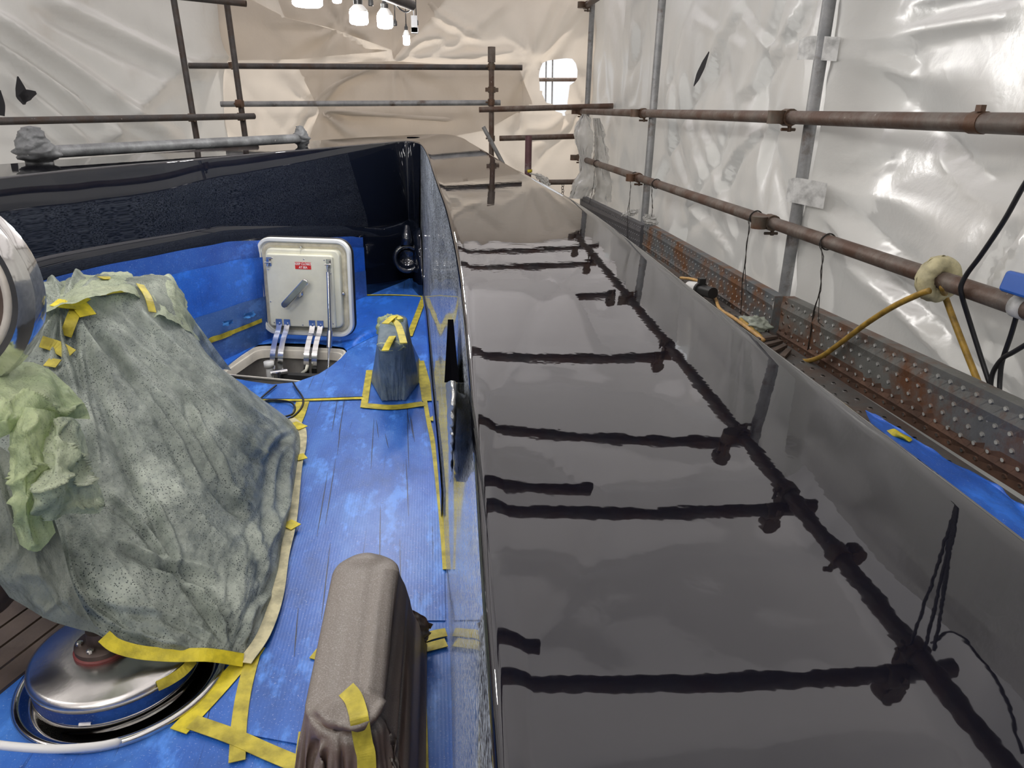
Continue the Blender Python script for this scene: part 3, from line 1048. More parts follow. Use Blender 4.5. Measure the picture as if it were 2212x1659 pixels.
# ------------------------------------------------------------------ blue protective covering on the deck
cover = empty('deck_covering', (-0.3, 2.2, deck_z(2.2)), 'scuffed blue protective film laid over the foredeck, seams taped yellow', 'floor covering')


def inset_poly(d):
    return [tuple(p) for p in (Ic - nrm2 * d)[::4]]


# main sheet = whole deck except the teak corner left of the pan
full = inset_poly(0.022)
sb = [p for p in full[:BOWI // 4 + 1] if p[1] > 0.55]
pt = [p for p in full[BOWI // 4 + 1:] if p[1] > 2.05]
aft = [tuple(D(-160, 1100)[:2]), tuple(D(60, 1240)[:2]), tuple(D(240, 1420)[:2]), tuple(D(120, 1440)[:2]), tuple(D(40, 1425)[:2]), tuple(D(-80, 1415)[:2]), tuple(D(-420, 1420)[:2]), (-1.1, 0.55)]
plate('film_panel', [(0.0, 0.55)] + sb + pt + aft, [hatch_hole, pan_hole], 0.004, 'blue_film', cover)
# loose forward piece with a lifted edge behind the lid
def film_piece(pxs, off, mname, label=None):
    o = plate('film_panel', [tuple(D(*p)[:2]) for p in pxs], [], off, mname, cover)
    if label: o['label'] = label


film_piece([(770, 642), (915, 642), (880, 725), (800, 705), (762, 742), (755, 690)], 0.008, 'blue_film_plain', 'brighter blue film piece behind the open hatch')
film_piece([(430, 735), (560, 694), (575, 700), (600, 735), (556, 744), (478, 800), (452, 775)], 0.007, 'blue_film_plain', 'loose blue film piece left of the hatch')
film_piece([(652, 872), (786, 868), (905, 884), (925, 960), (960, 1180), (962, 1345), (860, 1345), (700, 1480), (600, 1500), (560, 1400), (610, 1250), (640, 1010), (640, 920)], 0.007, 'blue_film', 'ribbed blue film panel along the starboard side')
film_piece([(520, 1440), (560, 1400), (690, 1440), (655, 1615), (520, 1590), (385, 1585)], 0.0085, 'blue_film', 'blue film panel beside the steel pan')


# lifted edge curl right of the hatch
cc = patch([[D(748, 757, .006), D(790, 735, .006), D(840, 712, .006)], [D(740, 745, .006), D(785, 722, .03), D(835, 703, .012)], [D(735, 728, .006), D(780, 708, .02), D(830, 692, .006)]], 14, 20)
mb = MB(); mb.grid(cc)
tag(mb.build('film_panel', 'blue_film_plain', cover), 'lifted blue film edge right of the hatch')

TAPES = [([(765, 638), (830, 637), (880, 638), (917, 641)], .020, 'yellow_tape'), ([(916, 642), (902, 680), (884, 726)], .035, 'yellow_tape'),
                  ([(556, 865), (650, 864), (720, 862), (786, 860)], .022, 'yellow_tape_bright'), ([(654, 868), (645, 895), (632, 925)], .055, 'yellow_tape'),
         ([(902, 775), (910, 820), (918, 866), (926, 912), (936, 962), (948, 1060), (958, 1160), (963, 1230)], .018, 'yellow_tape'), ([(956, 890), (942, 900), (929, 908)], .03, 'yellow_tape'),
         ([(798, 800), (792, 840), (786, 880)], .03, 'yellow_tape'), ([(786, 876), (850, 880), (915, 872)], .05, 'yellow_tape'), ([(905, 780), (918, 830), (924, 866)], .05, 'yellow_tape'),
         ([(548, 1400), (470, 1490), (385, 1580)], .042, 'yellow_tape_bright'), ([(556, 1385), (530, 1480), (517, 1560), (512, 1645)], .032, 'yellow_tape'),
         ([(415, 1560), (500, 1590), (580, 1625), (645, 1652)], .036, 'yellow_tape'), ([(660, 1580), (652, 1640), (640, 1700)], .028, 'yellow_tape'),
         ([(560, 1398), (545, 1420), (520, 1440)], .03, 'yellow_tape'), ([(902, 1410), (908, 1520), (912, 1670)], .026, 'yellow_tape'),
         ([(900, 1385), (935, 1372), (964, 1366)], .03, 'yellow_tape'), ([(918, 1400), (964, 1388)], .03, 'yellow_tape'), ([(676, 1424), (692, 1404)], .02, 'yellow_tape_bright')]
for k, (pl, w, mm) in enumerate(TAPES):
    pts = [D(*p, 0.0095 + 0.0006 * (k % 4)) for p in pl]
    mb = MB(); mb.ribbon(catmull(pts, len(pts) * 4), w)
    mb.build('tape_strip', mm, cover, False)
# black seam line along the hatch tape
mb = MB(); mb.tube([D(556, 862, .012), D(650, 862, .012), D(784, 857, .012)], 0.002, 6)
mb.build('seam_line', 'black_plastic', cover)

# dark seams of the planks showing through the film
rs = random.Random(5)
for k in range(26):
    x = -.50 + .42 * rs.random(); y = 1.15 + 1.6 * rs.random(); ln = .12 + .4 * rs.random()
    if x < -.42 and y > 2.2: continue
    mb = MB(); mb.ribbon([(x - .02 * t, y + ln * t, deck_z(y + ln * t) + .0085) for t in (0, .33, .66, 1)], [.0006, .0022, .0018, .0006], .0008)
    mb.build('seam_line', 'black_plastic', cover, False)

# yellow tape and torn bits of film stuck low on the port masking
SG = STRIP_GRID
SN = gnormals(SG)
if np.mean(SN @ np.array([.8, -.6, 0])) < 0: SN = -SN
for pl, w in (([(415, 737), (455, 725), (490, 714), (530, 701), (566, 689)], .020), ([(500, 711), (480, 727), (460, 742), (438, 758)], .026)):
    q_ = [near_grid(SG, SN, x, y, .004) for x, y in pl]
    mb = MB(); mb.ribbon(catmull([k[0] for k in q_], 18), w, .0015, tuple(np.mean([k[1] for k in q_], axis=0)))
    mb.build('tape_strip', 'yellow_tape', cover, False)
for nm, lab, px, sz in (('film_scrap', 'small torn scrap of light blue film left of the hatch, nearer the tape', (490, 697), .035), ('film_scrap', 'curled scrap of blue film close to the hatch lid', (533, 683), .04)):
    c, n_ = near_grid(SG, SN, *px, .006)
    a_ = np.array([n_[1], -n_[0], 0]); a_ /= np.linalg.norm(a_)
    P_ = np.array([[c + a_ * sz * (i - 3) / 3 * (1 + .4 * float(vnoise(i, j, 3))) + np.array([0, 0, 1]) * sz * .35 * (j - 2) / 2 * (1 + .6 * float(vnoise(i * .8, j * .8, 8))) + n_ * (.010 + .022 * (float(vnoise(i * .9, j * .9, px[0])) + .3)) for j in range(5)] for i in range(7)], float)
    mb = MB(); mb.grid(P_)
    tag(mb.build(nm, 'scrap_blue'), lab, 'scrap')

# ================================================================== HATCH
hw = 0.50
yaw = math.radians(-11)
Wv = np.array([math.cos(yaw), math.sin(yaw), 0.0])
hb = onY(668, 722, 3.82)                          # hinge line centre
hatch = empty('deck_hatch', (hb[0], hb[1], deck_z(hb[1])), 'cream deck hatch standing open on chrome hinges with red warning label', 'hatch')
# lid frame: x = width, y = up the lid, z = towards camera (its underside)
tilt = math.radians(3)
fwd = np.array([Wv[1], -Wv[0], 0.0])              # horizontal normal towards camera
Yv = np.array([0, 0, 1.0]) * math.cos(tilt) - fwd * math.sin(tilt)
Zv = np.cross(Wv, Yv)
LM_ = frame_matrix(hb - Yv * 0.005, Wv, Yv, Zv)
LH = 0.515
LMc = LM_ @ Matrix.Translation((0, LH / 2, 0))


def rr_ring(mb, M, w, h, r, prof, seg=8):
    """sweep prof [(inset, z)] round a rounded rectangle"""
    P = []
    for ins, z in prof:
        P.append([list(M @ Vector((x, y, z))) for x, y in rrect(w - 2 * ins, h - 2 * ins, max(r - ins, 0.004), seg)])
    A = np.array(P)
    mb.grid(A.transpose(1, 0, 2), closed_u=True)


def rr_slab(mb, M, w, h, r, z0, z1, bev=0.006, seg=8):
    rr_ring(mb, M, w, h, r, [(0.0, z0), (0, z1 - bev), (bev * .3, z1 - bev * .3), (bev, z1)], seg)
    top = [M @ Vector((x, y, z1)) for x, y in rrect(w - 2 * bev, h - 2 * bev, max(r - bev, .004), seg)]
    bot = [M @ Vector((x, y, z0)) for x, y in rrect(w, h, r, seg)]
    mb.add(top, [tuple(range(len(top)))]); mb.add(bot, [tuple(reversed(range(len(bot))))])


mb = MB(); rr_slab(mb, LMc, hw, LH, 0.075, -0.035, 0.0, 0.004)
lid = mb.build('lid', 'white_gel', hatch, True, angle=40)
mb = MB(); rr_ring(mb, LMc, hw, LH, 0.075, [(0.0, -.02), (0.0, 0.012), (0.004, 0.018), (0.016, 0.018), (0.021, 0.012), (0.021, -.002)])
tag(mb.build('rim', 'white_gel', lid, True, angle=50), 'white raised rim of the lid')
mb = MB(); rr_ring(mb, LMc, hw, LH, 0.077, [(-.004, -.034), (-.006, -.022), (-.004, -.012), (0.0, -.010)])
tag(mb.build('edge_seal', 'black_rubber', lid), 'thin dark seal round the lid')
mb = MB(); rr_ring(mb, LMc, hw - .05, LH - .05, 0.055, [(0.0, 0.0), (0.004, 0.007), (0.015, 0.008), (0.020, 0.003), (0.026, 0.003)])
mb.build('gasket', 'gasket', lid)
mb = MB(); rr_slab(mb, LMc, hw - .105, LH - .105, 0.035, 0.0, 0.030, 0.008)
step1 = mb.build('raised_panel', 'cream_gel', lid, True, angle=40)
PMx = LMc @ Matrix.Translation((-0.012, -0.012, 0))
mb = MB(); rr_slab(mb, PMx, hw - .145, LH - .135, 0.014, 0.028, 0.050, 0.006)
mb.build('inner_panel', 'cream_gel', lid, True, angle=40)
# label with lettering
ZT = 0.0505
mb = MB(); mb.prism([(-.042, -.018), (.042, -.018), (.042, .018), (-.042, .018)], .001, PMx @ Matrix.Translation((0.022, 0.135, ZT)))
lab = tag(mb.build('warning_label', 'label_red', lid, False), 'red label reading KEEP CLOSED AT SEA')


def text_mesh(body, size, M, material, parent, name='lettering'):
    cu = bpy.data.curves.new('txt', 'FONT'); cu.body = body; cu.size = size; cu.align_x = 'CENTER'; cu.align_y = 'CENTER'; cu.extrude = 0.0004; cu.offset = 0.0004
    tmp = bpy.data.objects.new('txt', cu); COL.objects.link(tmp)
    dg = bpy.context.evaluated_depsgraph_get(); dg.update()
    me = bpy.data.meshes.new_from_object(tmp.evaluated_get(dg))
    vs = [M @ v.co for v in me.vertices]; fs = [tuple(p.vertices) for p in me.polygons]
    bpy.data.objects.remove(tmp); bpy.data.curves.remove(cu); bpy.data.meshes.remove(me)
    mb = MB(); mb.add(vs, fs)
    return mb.build(name, material, parent, False)


LT = PMx @ Matrix.Translation((0.022, 0.135, ZT + 0.0014))
mbt = []
for body, dy, sz in (('KEEP CLOSED', 0.0085, 0.0165), ('AT SEA', -0.0090, 0.0165)):
    text_mesh(body, sz, LT @ Matrix.Translation((0, dy, 0)) @ Matrix.Scale(0.86, 4, (1, 0, 0)), 'label_white', lid)
# handle: chrome lever on a boss
Mh = PMx @ Matrix.Translation((-0.005, -0.005, ZT))
mb = MB(); mb.lathe([(0.022, 0), (0.022, 0.012), (0.014, 0.02), (0.012, 0.034)], Mh, 20)
mb.build('handle_boss', 'chrome', lid, True, angle=40)
ang = math.radians(46)
Mr = Mh @ Matrix.Translation((-0.012, 0.0, 0.032)) @ Matrix.Rotation(ang, 4, 'Z')
mb = MB(); rr_slab(mb, Mr, 0.20, 0.036, 0.017, 0.0, 0.014, 0.004, 6)
mb.build('handle', 'chrome', lid, True, angle=40)
# catches at the upper corners
for sx in (-1, 1):
    Mc = PMx @ Matrix.Translation((sx * 0.158, 0.150, ZT))
    mb = MB(); mb.box((0, 0, 0), (0.026, 0.045, 0.004)); mb.box((0, 0.006, 0.010), (0.014, 0.018, 0.016)); mb.tube([(-.016, -.002, .014), (.016, -.002, .014)], 0.005, 8)
    mb.tube([(0, -.006, .014), (-.006, -.022, .012)], 0.004, 8)
    mb.v = [tuple(Mc @ Vector(p)) for p in mb.v]
    mb.build('catch', 'chrome', lid, True, angle=40)
for x, y in ((-.140, .168), (0.028, .168), (.135, .168), (-.165, .11), (.165, .10), (-.165, -.06), (-.155, -.172), (0.0, -.178), (.165, -.165)):
    mb = MB(); mb.lathe([(0.004, 0), (0.004, 0.0012), (0.002, 0.002)], PMx @ Matrix.Translation((x, y, ZT - .0005)), 10)
    mb.build('screw', 'chrome', lid)
mb = MB(); mb.lathe([(0.006, 0), (0.006, .014), (.009, .018), (.006, .024)], LMc @ Matrix.Translation((.205, -.02, .004)), 12)
mb.build('stud', 'chrome', lid)
mb = MB(); mb.lathe([(0.007, 0), (0.004, .012), (.003, .02)], LMc @ Matrix.Translation((.0, .215, .028)), 10)
mb.build('stud', 'chrome', lid)

# hinges: chrome strap pairs that curve from the lid down into the opening
for hx in (-0.118, 0.062):
    h = None
    for dx in (-0.021, 0.021):
        pr = [(0.064, 0.05), (0.034, 0.072), (0.008, 0.105), (-0.03, 0.140), (-0.07, 0.165), (-0.125, 0.175), (-0.185, 0.178)]
        pts = [LM_ @ Vector((hx + dx, y, z)) for y, z in pr]
        mb = MB(); C_ = catmull([tuple(p) for p in pts], 22)
        # strap as a rounded bar
        a = Vector(Wv) * 0.014
        cross = []
        for i, p in enumerate(C_):
            t = Vector(C_[min(i + 1, 21)] - C_[max(i - 1, 0)]).normalized(); nn_ = Vector(Wv).cross(t).normalized() * 0.0055
            p = Vector(p)
            cross.append([p - a * .8 + nn_, p + a * .8 + nn_, p + a + nn_ * .3, p + a - nn_, p - a - nn_, p - a + nn_ * .3])
        A = np.array([[list(q) for q in r] + [list(r[0])] for r in cross])
        mb.grid(A)
        mb.build('hinge_strap', 'chrome', hatch, True, angle=50)
    for dx in (-0.022, 0.022):
        mb = MB(); mb.box((0, 0, 0), (0.034, 0.040, 0.006)); mb.tube([(0, -.004, .002), (0, -.004, .007)], 0.006, 10)
        Mc = LM_ @ Matrix.Translation((hx + dx, 0.075, 0.052))
        mb.v = [tuple(Mc @ Vector(p)) for p in mb.v]
        mb.build('hinge_plate', 'chrome', hatch, True, angle=40)
# gas strut
sp = [LM_ @ Vector((0.142, 0.395, 0.062)), LM_ @ Vector((0.146, 0.355, 0.066)), LM_ @ Vector((0.158, 0.06, 0.125)), LM_ @ Vector((0.160, -0.02, 0.155)), LM_ @ Vector((0.162, -0.17, 0.205))]
mb = MB(); mb.tube([sp[0], sp[1]], 0.005, 10); mb.tube([sp[1], sp[2]], 0.0095, 14); mb.tube([sp[3], sp[4]], 0.006, 10)
strut = mb.build('gas_strut', 'chrome', hatch, True, angle=40)
mb = MB(); mb.tube([sp[2], sp[3]], 0.0145, 14)
mb.build('strut_sleeve', 'steel_brushed', strut, True, angle=40)

# frame and well below the opening
back_l, back_r, front_r, front_l = D(557, 748), D(748, 756), D(690, 826), D(470, 806)
corn = [np.array(p) for p in (back_l, back_r, front_r, front_l)]
cen = sum(corn) / 4


def ring_poly(sc, z, rad=0.16, seg=5):
    out = []
    P = [cen + (c - cen) * sc for c in corn]
    for i in range(4):
        a, b, c = P[i - 1], P[i], P[(i + 1) % 4]
        u = (a - b) * rad; v = (c - b) * rad
        for k in range(seg + 1):
            t = k / seg
            q = (b + u) * (1 - t) ** 2 + 2 * b * t * (1 - t) + (b + v) * t * t
            out.append([q[0], q[1], deck_z(q[1]) + z])
    return out


lev = [(1.05, -0.004), (1.05, 0.002), (1.01, 0.002), (0.99, -0.012), (0.965, -0.014), (0.955, -0.02), (0.945, -0.050), (0.94, -0.055)]
A = np.array([ring_poly(s, z) for s, z in lev]).transpose(1, 0, 2)
mb = MB(); mb.grid(A[::-1], closed_u=True)
mb.build('hatch_frame', 'cream_frame', hatch, True, angle=40)
A = np.array([ring_poly(s, z) for s, z in ((0.94, -0.055), (1.04, -0.06), (1.04, -0.52))]).transpose(1, 0, 2)
mb = MB(); mb.grid(A[::-1], closed_u=True)
bt = ring_poly(1.04, -0.52)
mb.add(bt, [tuple(range(len(bt)))])
tag(mb.build('well', 'well_grey', hatch, False), 'grey well below the opening')
# contents of the well
q0 = cen + (corn[0] - cen) * 0.45 + np.array([-.02, -.02, 0]); q0[2] = deck_z(q0[1])
mb = MB(); mb.tube([q0 + np.array([0, 0, -.035]), q0 + np.array([0, 0, -.17])], 0.018, 12); mb.tube([q0 + np.array([0, 0, -.03]), q0 + np.array([0, 0, -.06])], 0.026, 12)
mb.build('white_pipe', 'white_plastic', hatch)
q1 = q0 + np.array([-.07, -.08, -.12])
mb = MB(); mb.tube([q1, q1 + np.array([.07, -.03, -.005]), q1 + np.array([.13, -.07, -.01])], 0.024, 14); mb.tube([q1 + np.array([-.015, .006, 0]), q1 + np.array([0.0, 0, 0])], 0.040, 16)
mb.tube([q1 + np.array([.12, .0, .06]), q1 + np.array([.13, -.01, -.08])], 0.022, 12); mb.tube([q1 + np.array([.09, .01, .05]), q1 + np.array([.17, .03, .055])], 0.013, 10)
mb.build('valve', 'chrome', hatch, True, angle=40)
q2 = (corn[1] + corn[2]) / 2 * .55 + cen * .45
mb = MB(); mb.box((q2[0] - .04, q2[1] + .05, deck_z(q2[1]) - .26), (0.24, 0.03, 0.2), Matrix.Rotation(yaw, 3, 'Z')); mb.build('locker_panel', 'well_grey', hatch, False)
mb = MB(); mb.box((q2[0] - .06, q2[1] + .07, deck_z(q2[1]) - .115), (0.30, 0.04, 0.07), Matrix.Rotation(yaw, 3, 'Z')); mb.build('locker_lip', 'well_dark', hatch, False)
mb = MB(); q3 = cen + (corn[0] - corn[1]) * -.08 + (corn[0] - corn[3]) * .30
mb.tube([(q3[0] + .02, q3[1] - .02, deck_z(q3[1]) - .05), (q3[0] + .012, q3[1] - .03, deck_z(q3[1]) - .075), (q3[0] - .01, q3[1] - .035, deck_z(q3[1]) - .09)], 0.008, 8)
mb.build('hook', 'cream_gel', hatch)
q4 = D(500, 806); mb = MB(); mb.lathe([(0.020, 0), (0.020, .02), (0.012, .022), (0.010, .005)], axis_matrix(q4 + np.array([.03, .02, -.05]), (0.9, -0.3, .1)), 14)
mb.build('drain_boss', 'white_plastic', hatch, True, angle=40)

# black cord looped on the deck in front of the hatch
cord_px = [[(555, 868), (575, 850), (597, 832)], [(633, 826), (640, 838), (655, 862), (648, 885), (620, 905), (570, 900)], [(556, 870), (585, 864), (625, 868), (637, 880), (630, 895), (600, 903)]]
mb = MB()
for pl in cord_px:
    mb.tube(catmull([D(*p, 0.016) for p in pl], 24), 0.0042, 8)
tag(mb.build('cord_loop', 'black_rubber'), 'thin black cord looped on blue film below the open hatch', 'cord')

# ================================================================== small plastic-wrapped bollard by the starboard bulwark
def two_circle(a, b, ra, rb, n=40):
    """outline of the hull of two circles (2D), counted from the far end"""
    a = np.array(a); b = np.array(b)
    out = []
    d = (b - a) / np.linalg.norm(b - a); p = np.array([-d[1], d[0]])
    for k in range(n // 2):
        t = PI * (k / (n // 2 - 1)) - PI / 2
        out.append(a + ra * (-d * math.cos(t) + p * -math.sin(t)))
    for k in range(n // 2):
        t = PI * (k / (n // 2 - 1)) - PI / 2
        out.append(b + rb * (d * math.cos(t) + p * math.sin(t)))
    return np.array(out)


def wrapped_bollard(name, label, a, b, r, ztops, foot, sheet_m, seed, flare, dip, wr, nrow=34, n=96, zb=None, lines=None):
    """film draped over two posts; a far post, b near post"""
    base = empty(name, ((a[0] + b[0]) / 2, (a[1] + b[1]) / 2, deck_z((a[1] + b[1]) / 2)), label, 'bollard')
    top = two_circle(a, b, r, r, n)
    ft = np.array(foot)
    fta = np.concatenate([np.linspace(ft[i], ft[(i + 1) % 4], n, endpoint=False) for i in range(4)])
    cen_ = top.mean(axis=0)
    # match foot points by angle
    angf = np.arctan2(fta[:, 1] - cen_[1], fta[:, 0] - cen_[0])
    d = (np.array(b) - np.array(a)); L = np.linalg.norm(d); d = d / L
    s = np.clip(((top - np.array(a)) @ d) / L, -.2, 1.2)
    waist = 1 - .16 * np.sin(np.clip(s, 0, 1) * PI) ** 2
    axp = np.array(a)[None] + np.outer(s * L, d)
    top = axp + (top - axp) * waist[:, None]
    ztop = ztops[0] + (ztops[1] - ztops[0]) * np.clip(s, 0, 1) - dip * np.sin(np.clip(s, 0, 1) * PI) ** 2
    angt = np.arctan2(top[:, 1] - cen_[1], top[:, 0] - cen_[0])
    fpt = np.array([fta[np.argmin(np.abs(np.angle(np.exp(1j * (angf - t)))))] for t in angt])
    rows = []
    for j in range(nrow):
        v = j / (nrow - 1)
        if v < 0.16:        # crown, closing to the spine
            k = v / 0.16
            sp_ = np.array(a)[None] + np.outer(np.clip(s, 0.0, 1.0) * L, d)
            q = sp_ + (top - sp_) * math.sin(k * PI / 2)
            z = ztop + 0.018 * math.cos(k * PI / 2) + wr * .5 * (vnoise(q[:, 0] * 28, q[:, 1] * 28, seed + 9) + np.abs(vnoise(q[:, 0] * 14 + q[:, 1] * 9, q[:, 1] * 8, seed + 4)))
        else:
            k = (v - 0.16) / 0.84
            f = flare(k)
            q = top + (fpt - top) * f
            zf = deck_z(fpt[:, 1]) + 0.012
            z = ztop + (zf - ztop) * (k ** 0.95)
            th = np.arange(len(top)) * 1.0
            w = wr * min(1, k * 3) * (vnoise(th * 0.33, np.full_like(th, v * 2.5), seed) + 0.5 * vnoise(th * 0.8, np.full_like(th, v * 7), seed + 2))
            nrm_ = (q - cen_); nrm_ /= np.linalg.norm(nrm_, axis=1, keepdims=True) + 1e-9
            q = q + nrm_ * w[:, None]
            if zb is not None: pass
        rows.append(np.stack([q[:, 0], q[:, 1], z], -1))
    A = np.array(rows)
    Np = gnormals(A)
    cc_ = A.mean(axis=(0, 1))
    if np.mean(np.sum(Np * (A - cc_), axis=2)) < 0: Np = -Np
    if lines: A = A + Np * creases(A, lines, (0.015, 0.012, 0.017), 8.0)[..., None]
    mb = MB(); mb.grid(A.transpose(1, 0, 2)[::-1], closed_u=True)
    o = mb.build('wrapping', sheet_m, base)
    return base, A, Np


va, vb = onZ(850, 692, .53), onZ(846, 744, .47)
foot = [D(794, 872)[:2], D(905, 868)[:2], D(905, 775)[:2], D(812, 780)[:2]]
vent, VA, VN = wrapped_bollard('wrapped_bollard', 'small bollard wrapped in cloudy film, yellow tape on its two tops, beside starboard bulwark', va[:2], vb[:2], 0.060, (va[2], vb[2]), foot, 'vent_sheet', 5, lambda k: k ** 1.0, 0.035, 0.010)
# torn green film on the far top and knots of tape
def crumple(name, c, r, hgt, mname, parent, seed, amp=0.3, nu=26, nv=14):
    P = np.zeros((nu, nv, 3))
    for i in range(nu):
        for j in range(nv):
            a = 2 * PI * i / nu; b = (PI * 0.62) * j / (nv - 1)
            x, y, z = math.sin(b) * math.cos(a), math.sin(b) * math.sin(a), math.cos(b)
            k = 1 + amp * float(vnoise(x * 3 + 5, y * 3 + z * 2.2, seed) * 2 + vnoise(x * 7, y * 7 + z * 5, seed + 1))
            P[i, j] = (c[0] + r[0] * x * k, c[1] + r[1] * y * k, c[2] + hgt * z * k)
    mb = MB(); mb.grid(P[::-1], closed_u=True)
    return mb.build(name, mname, parent)


crumple('film_top', (va[0] - .01, va[1], va[2] - .035), (.062, .062), .055, 'cover_green', vent, 3)
crumple('film_top', (vb[0], vb[1] - .005, vb[2] - .005), (.060, .058), .022, 'cover_top', vent, 4, .15)
for i, (pl, zz_) in enumerate((([(842, 688), (858, 700), (866, 720), (872, 742)], .575), ([(832, 700), (852, 684), (866, 690)], .585), ([(832, 758), (842, 738), (852, 724), (866, 732)], .505))):
    mb = MB(); mb.ribbon(catmull([onZ(*p, zz_ - .006 * k) for k, p in enumerate(pl)], 16), .028, .003)
    mb.build('tape_strip', 'yellow_tape_bright' if i else 'yellow_tape', vent, False)

# ================================================================== paper-covered bollard in the foreground
ba, bb = onZ(790, 1245, .47), onZ(752, 1515, .45)
foot = [D(540, 1950)[:2], D(985, 1900)[:2], D(935, 1400)[:2], D(680, 1430)[:2]]
bol, BA, BN = wrapped_bollard('paper_wrapped_bollard', 'foreground bollard wrapped in brown paper dusted grey, yellow tape over its near end', ba[:2], bb[:2], 0.071, (ba[2], bb[2]), foot, 'brown_paper', 11,
                          lambda k: 0.04 * min(1, k * 6) + 0.96 * k ** 1.15, 0.050, 0.024, 60, 160,
                          lines=[[(736, 1250), (748, 1289), (756, 1322), (751, 1356), (749, 1423)], [(837, 1240), (840, 1289), (837, 1336), (844, 1403), (846, 1450)], [(689, 1464), (736, 1437), (797, 1434), (827, 1450)],
                                 [(700, 1445), (733, 1376), (736, 1316)], [(795, 1437), (798, 1470), (792, 1500)], [(676, 1528), (716, 1562), (763, 1572), (803, 1552), (838, 1505)], [(720, 1300), (708, 1370), (690, 1440)],
                                 [(860, 1330), (880, 1450), (885, 1600)], [(850, 1420), (862, 1540), (868, 1659)], [(700, 1600), (690, 1640), (684, 1690)]])
# tape over the near end, running down its front
tq = [near_grid(BA, BN, x, y, .005) for x, y in ((757, 1486), (764, 1512), (771, 1540), (777, 1562), (786, 1590), (790, 1620), (794, 1652))]
pts = [t[0] for t in tq]; pts[4:] = [p + np.array([0, -.008, 0]) for p in pts[4:]]
mb = MB(); mb.ribbon(catmull(pts, 30), .030, .002, tuple(np.mean([t[1] for t in tq], axis=0)))
mb.build('tape_strip', 'yellow_tape', bol, False)
# side flap of paper towards the bulwark
fp = patch([[onZ(856, 1310, .30), onZ(900, 1322, .28), onZ(935, 1350, .25)], [onZ(860, 1345, .26), onZ(905, 1358, .25), onZ(928, 1362, .21)], [D(870, 1400, .06), D(905, 1392, .05), D(925, 1380, .03)], [D(880, 1470, .02), D(908, 1420, .02), D(920, 1400, .02)]], 26, 20)
fp += gnormals(fp) * (0.012 * fbm(np.arange(26)[:, None] * .35 + 0 * np.arange(20)[None], np.arange(20)[None] * .3 + 0 * np.arange(26)[:, None], 61, 3))[..., None]
mb = MB(); mb.grid(fp)
tag(mb.build('paper_flap', 'brown_paper', bol), 'crumpled paper flap towards the bulwark')

# ================================================================== covered windlass
wind = empty('covered_windlass', (-0.95, 2.0, deck_z(2.0)), 'anchor windlass shrouded in speckled grey-green plastic sheet with yellow tape', 'windlass')
Yd = lambda px, py, Y: onY(px, py, Y)
ctrl = [
    [Yd(-120, 800, 2.95), Yd(60, 800, 3.0), Yd(220, 800, 3.05), Yd(340, 800, 3.05), Yd(420, 790, 3.0), D(500, 800, .02)],
    [Yd(-60, 660, 2.45), Yd(95, 622, 2.5), Yd(200, 603, 2.55), Yd(280, 608, 2.6), Yd(372, 612, 2.65), Yd(400, 668, 2.72)],
    [Yd(-60, 700, 2.1), Yd(90, 655, 2.12), Yd(200, 640, 2.2), Yd(285, 638, 2.3), Yd(380, 652, 2.45), Yd(420, 722, 2.7)],
    [Yd(-40, 790, 1.98), Yd(70, 765, 1.96), Yd(200, 760, 2.0), Yd(320, 760, 2.12), Yd(432, 765, 2.35), Yd(470, 792, 2.70)],
    [Yd(-20, 900, 1.82), Yd(90, 890, 1.80), Yd(220, 900, 1.84), Yd(370, 880, 1.98), Yd(500, 850, 2.25), D(562, 860, .06)],
    [Yd(0, 1010, 1.66), Yd(110, 1010, 1.66), Yd(240, 1030, 1.70), Yd(400, 1010, 1.82), Yd(560, 950, 2.15), D(640, 925, .02)],
    [Yd(20, 1120, 1.56), Yd(130, 1140, 1.54), Yd(260, 1150, 1.57), Yd(410, 1130, 1.67), Yd(555, 1080, 1.93), D(640, 1010, .014)],
    [Yd(70, 1230, 1.46), Yd(170, 1260, 1.44), Yd(290, 1270, 1.46), Yd(420, 1240, 1.55), Yd(540, 1190, 1.72), D(615, 1150, .014)],
    [Yd(130, 1330, 1.40), Yd(215, 1350, 1.38), Yd(320, 1370, 1.39), Yd(430, 1350, 1.43), Yd(525, 1310, 1.52), D(590, 1290, .014)],
    [Yd(215, 1372, 1.36), Yd(245, 1395, 1.355), Yd(330, 1415, 1.36), Yd(420, 1418, 1.37), Yd(480, 1420, 1.38), D(522, 1430, .016)],
]
NU, NVV = 230, 190
P = patch(ctrl, NU, NVV)
u = np.linspace(0, 1, NU)[:, None] + 0 * np.linspace(0, 1, NVV)[None]
v = np.linspace(0, 1, NVV)[None] + 0 * u
nr = gnormals(P)
if nr[80, 60] @ (CAM - P[80, 60]) < 0: nr = -nr
knot = Yd(165, 672, 2.02)
rk = np.linalg.norm(P - knot, axis=2)
kk = ctrl and np.array([0.24, 0.30])
th = np.arctan2(v - 0.27, u - 0.235)
rad = np.hypot((v - 0.27), (u - 0.235))
fold = 0.020 * np.exp(-(rad / 0.5) ** 2) * np.clip(rad / .05, 0, 1) * (vnoise(th * 5.5, rad * 1.2, 101) * 2)
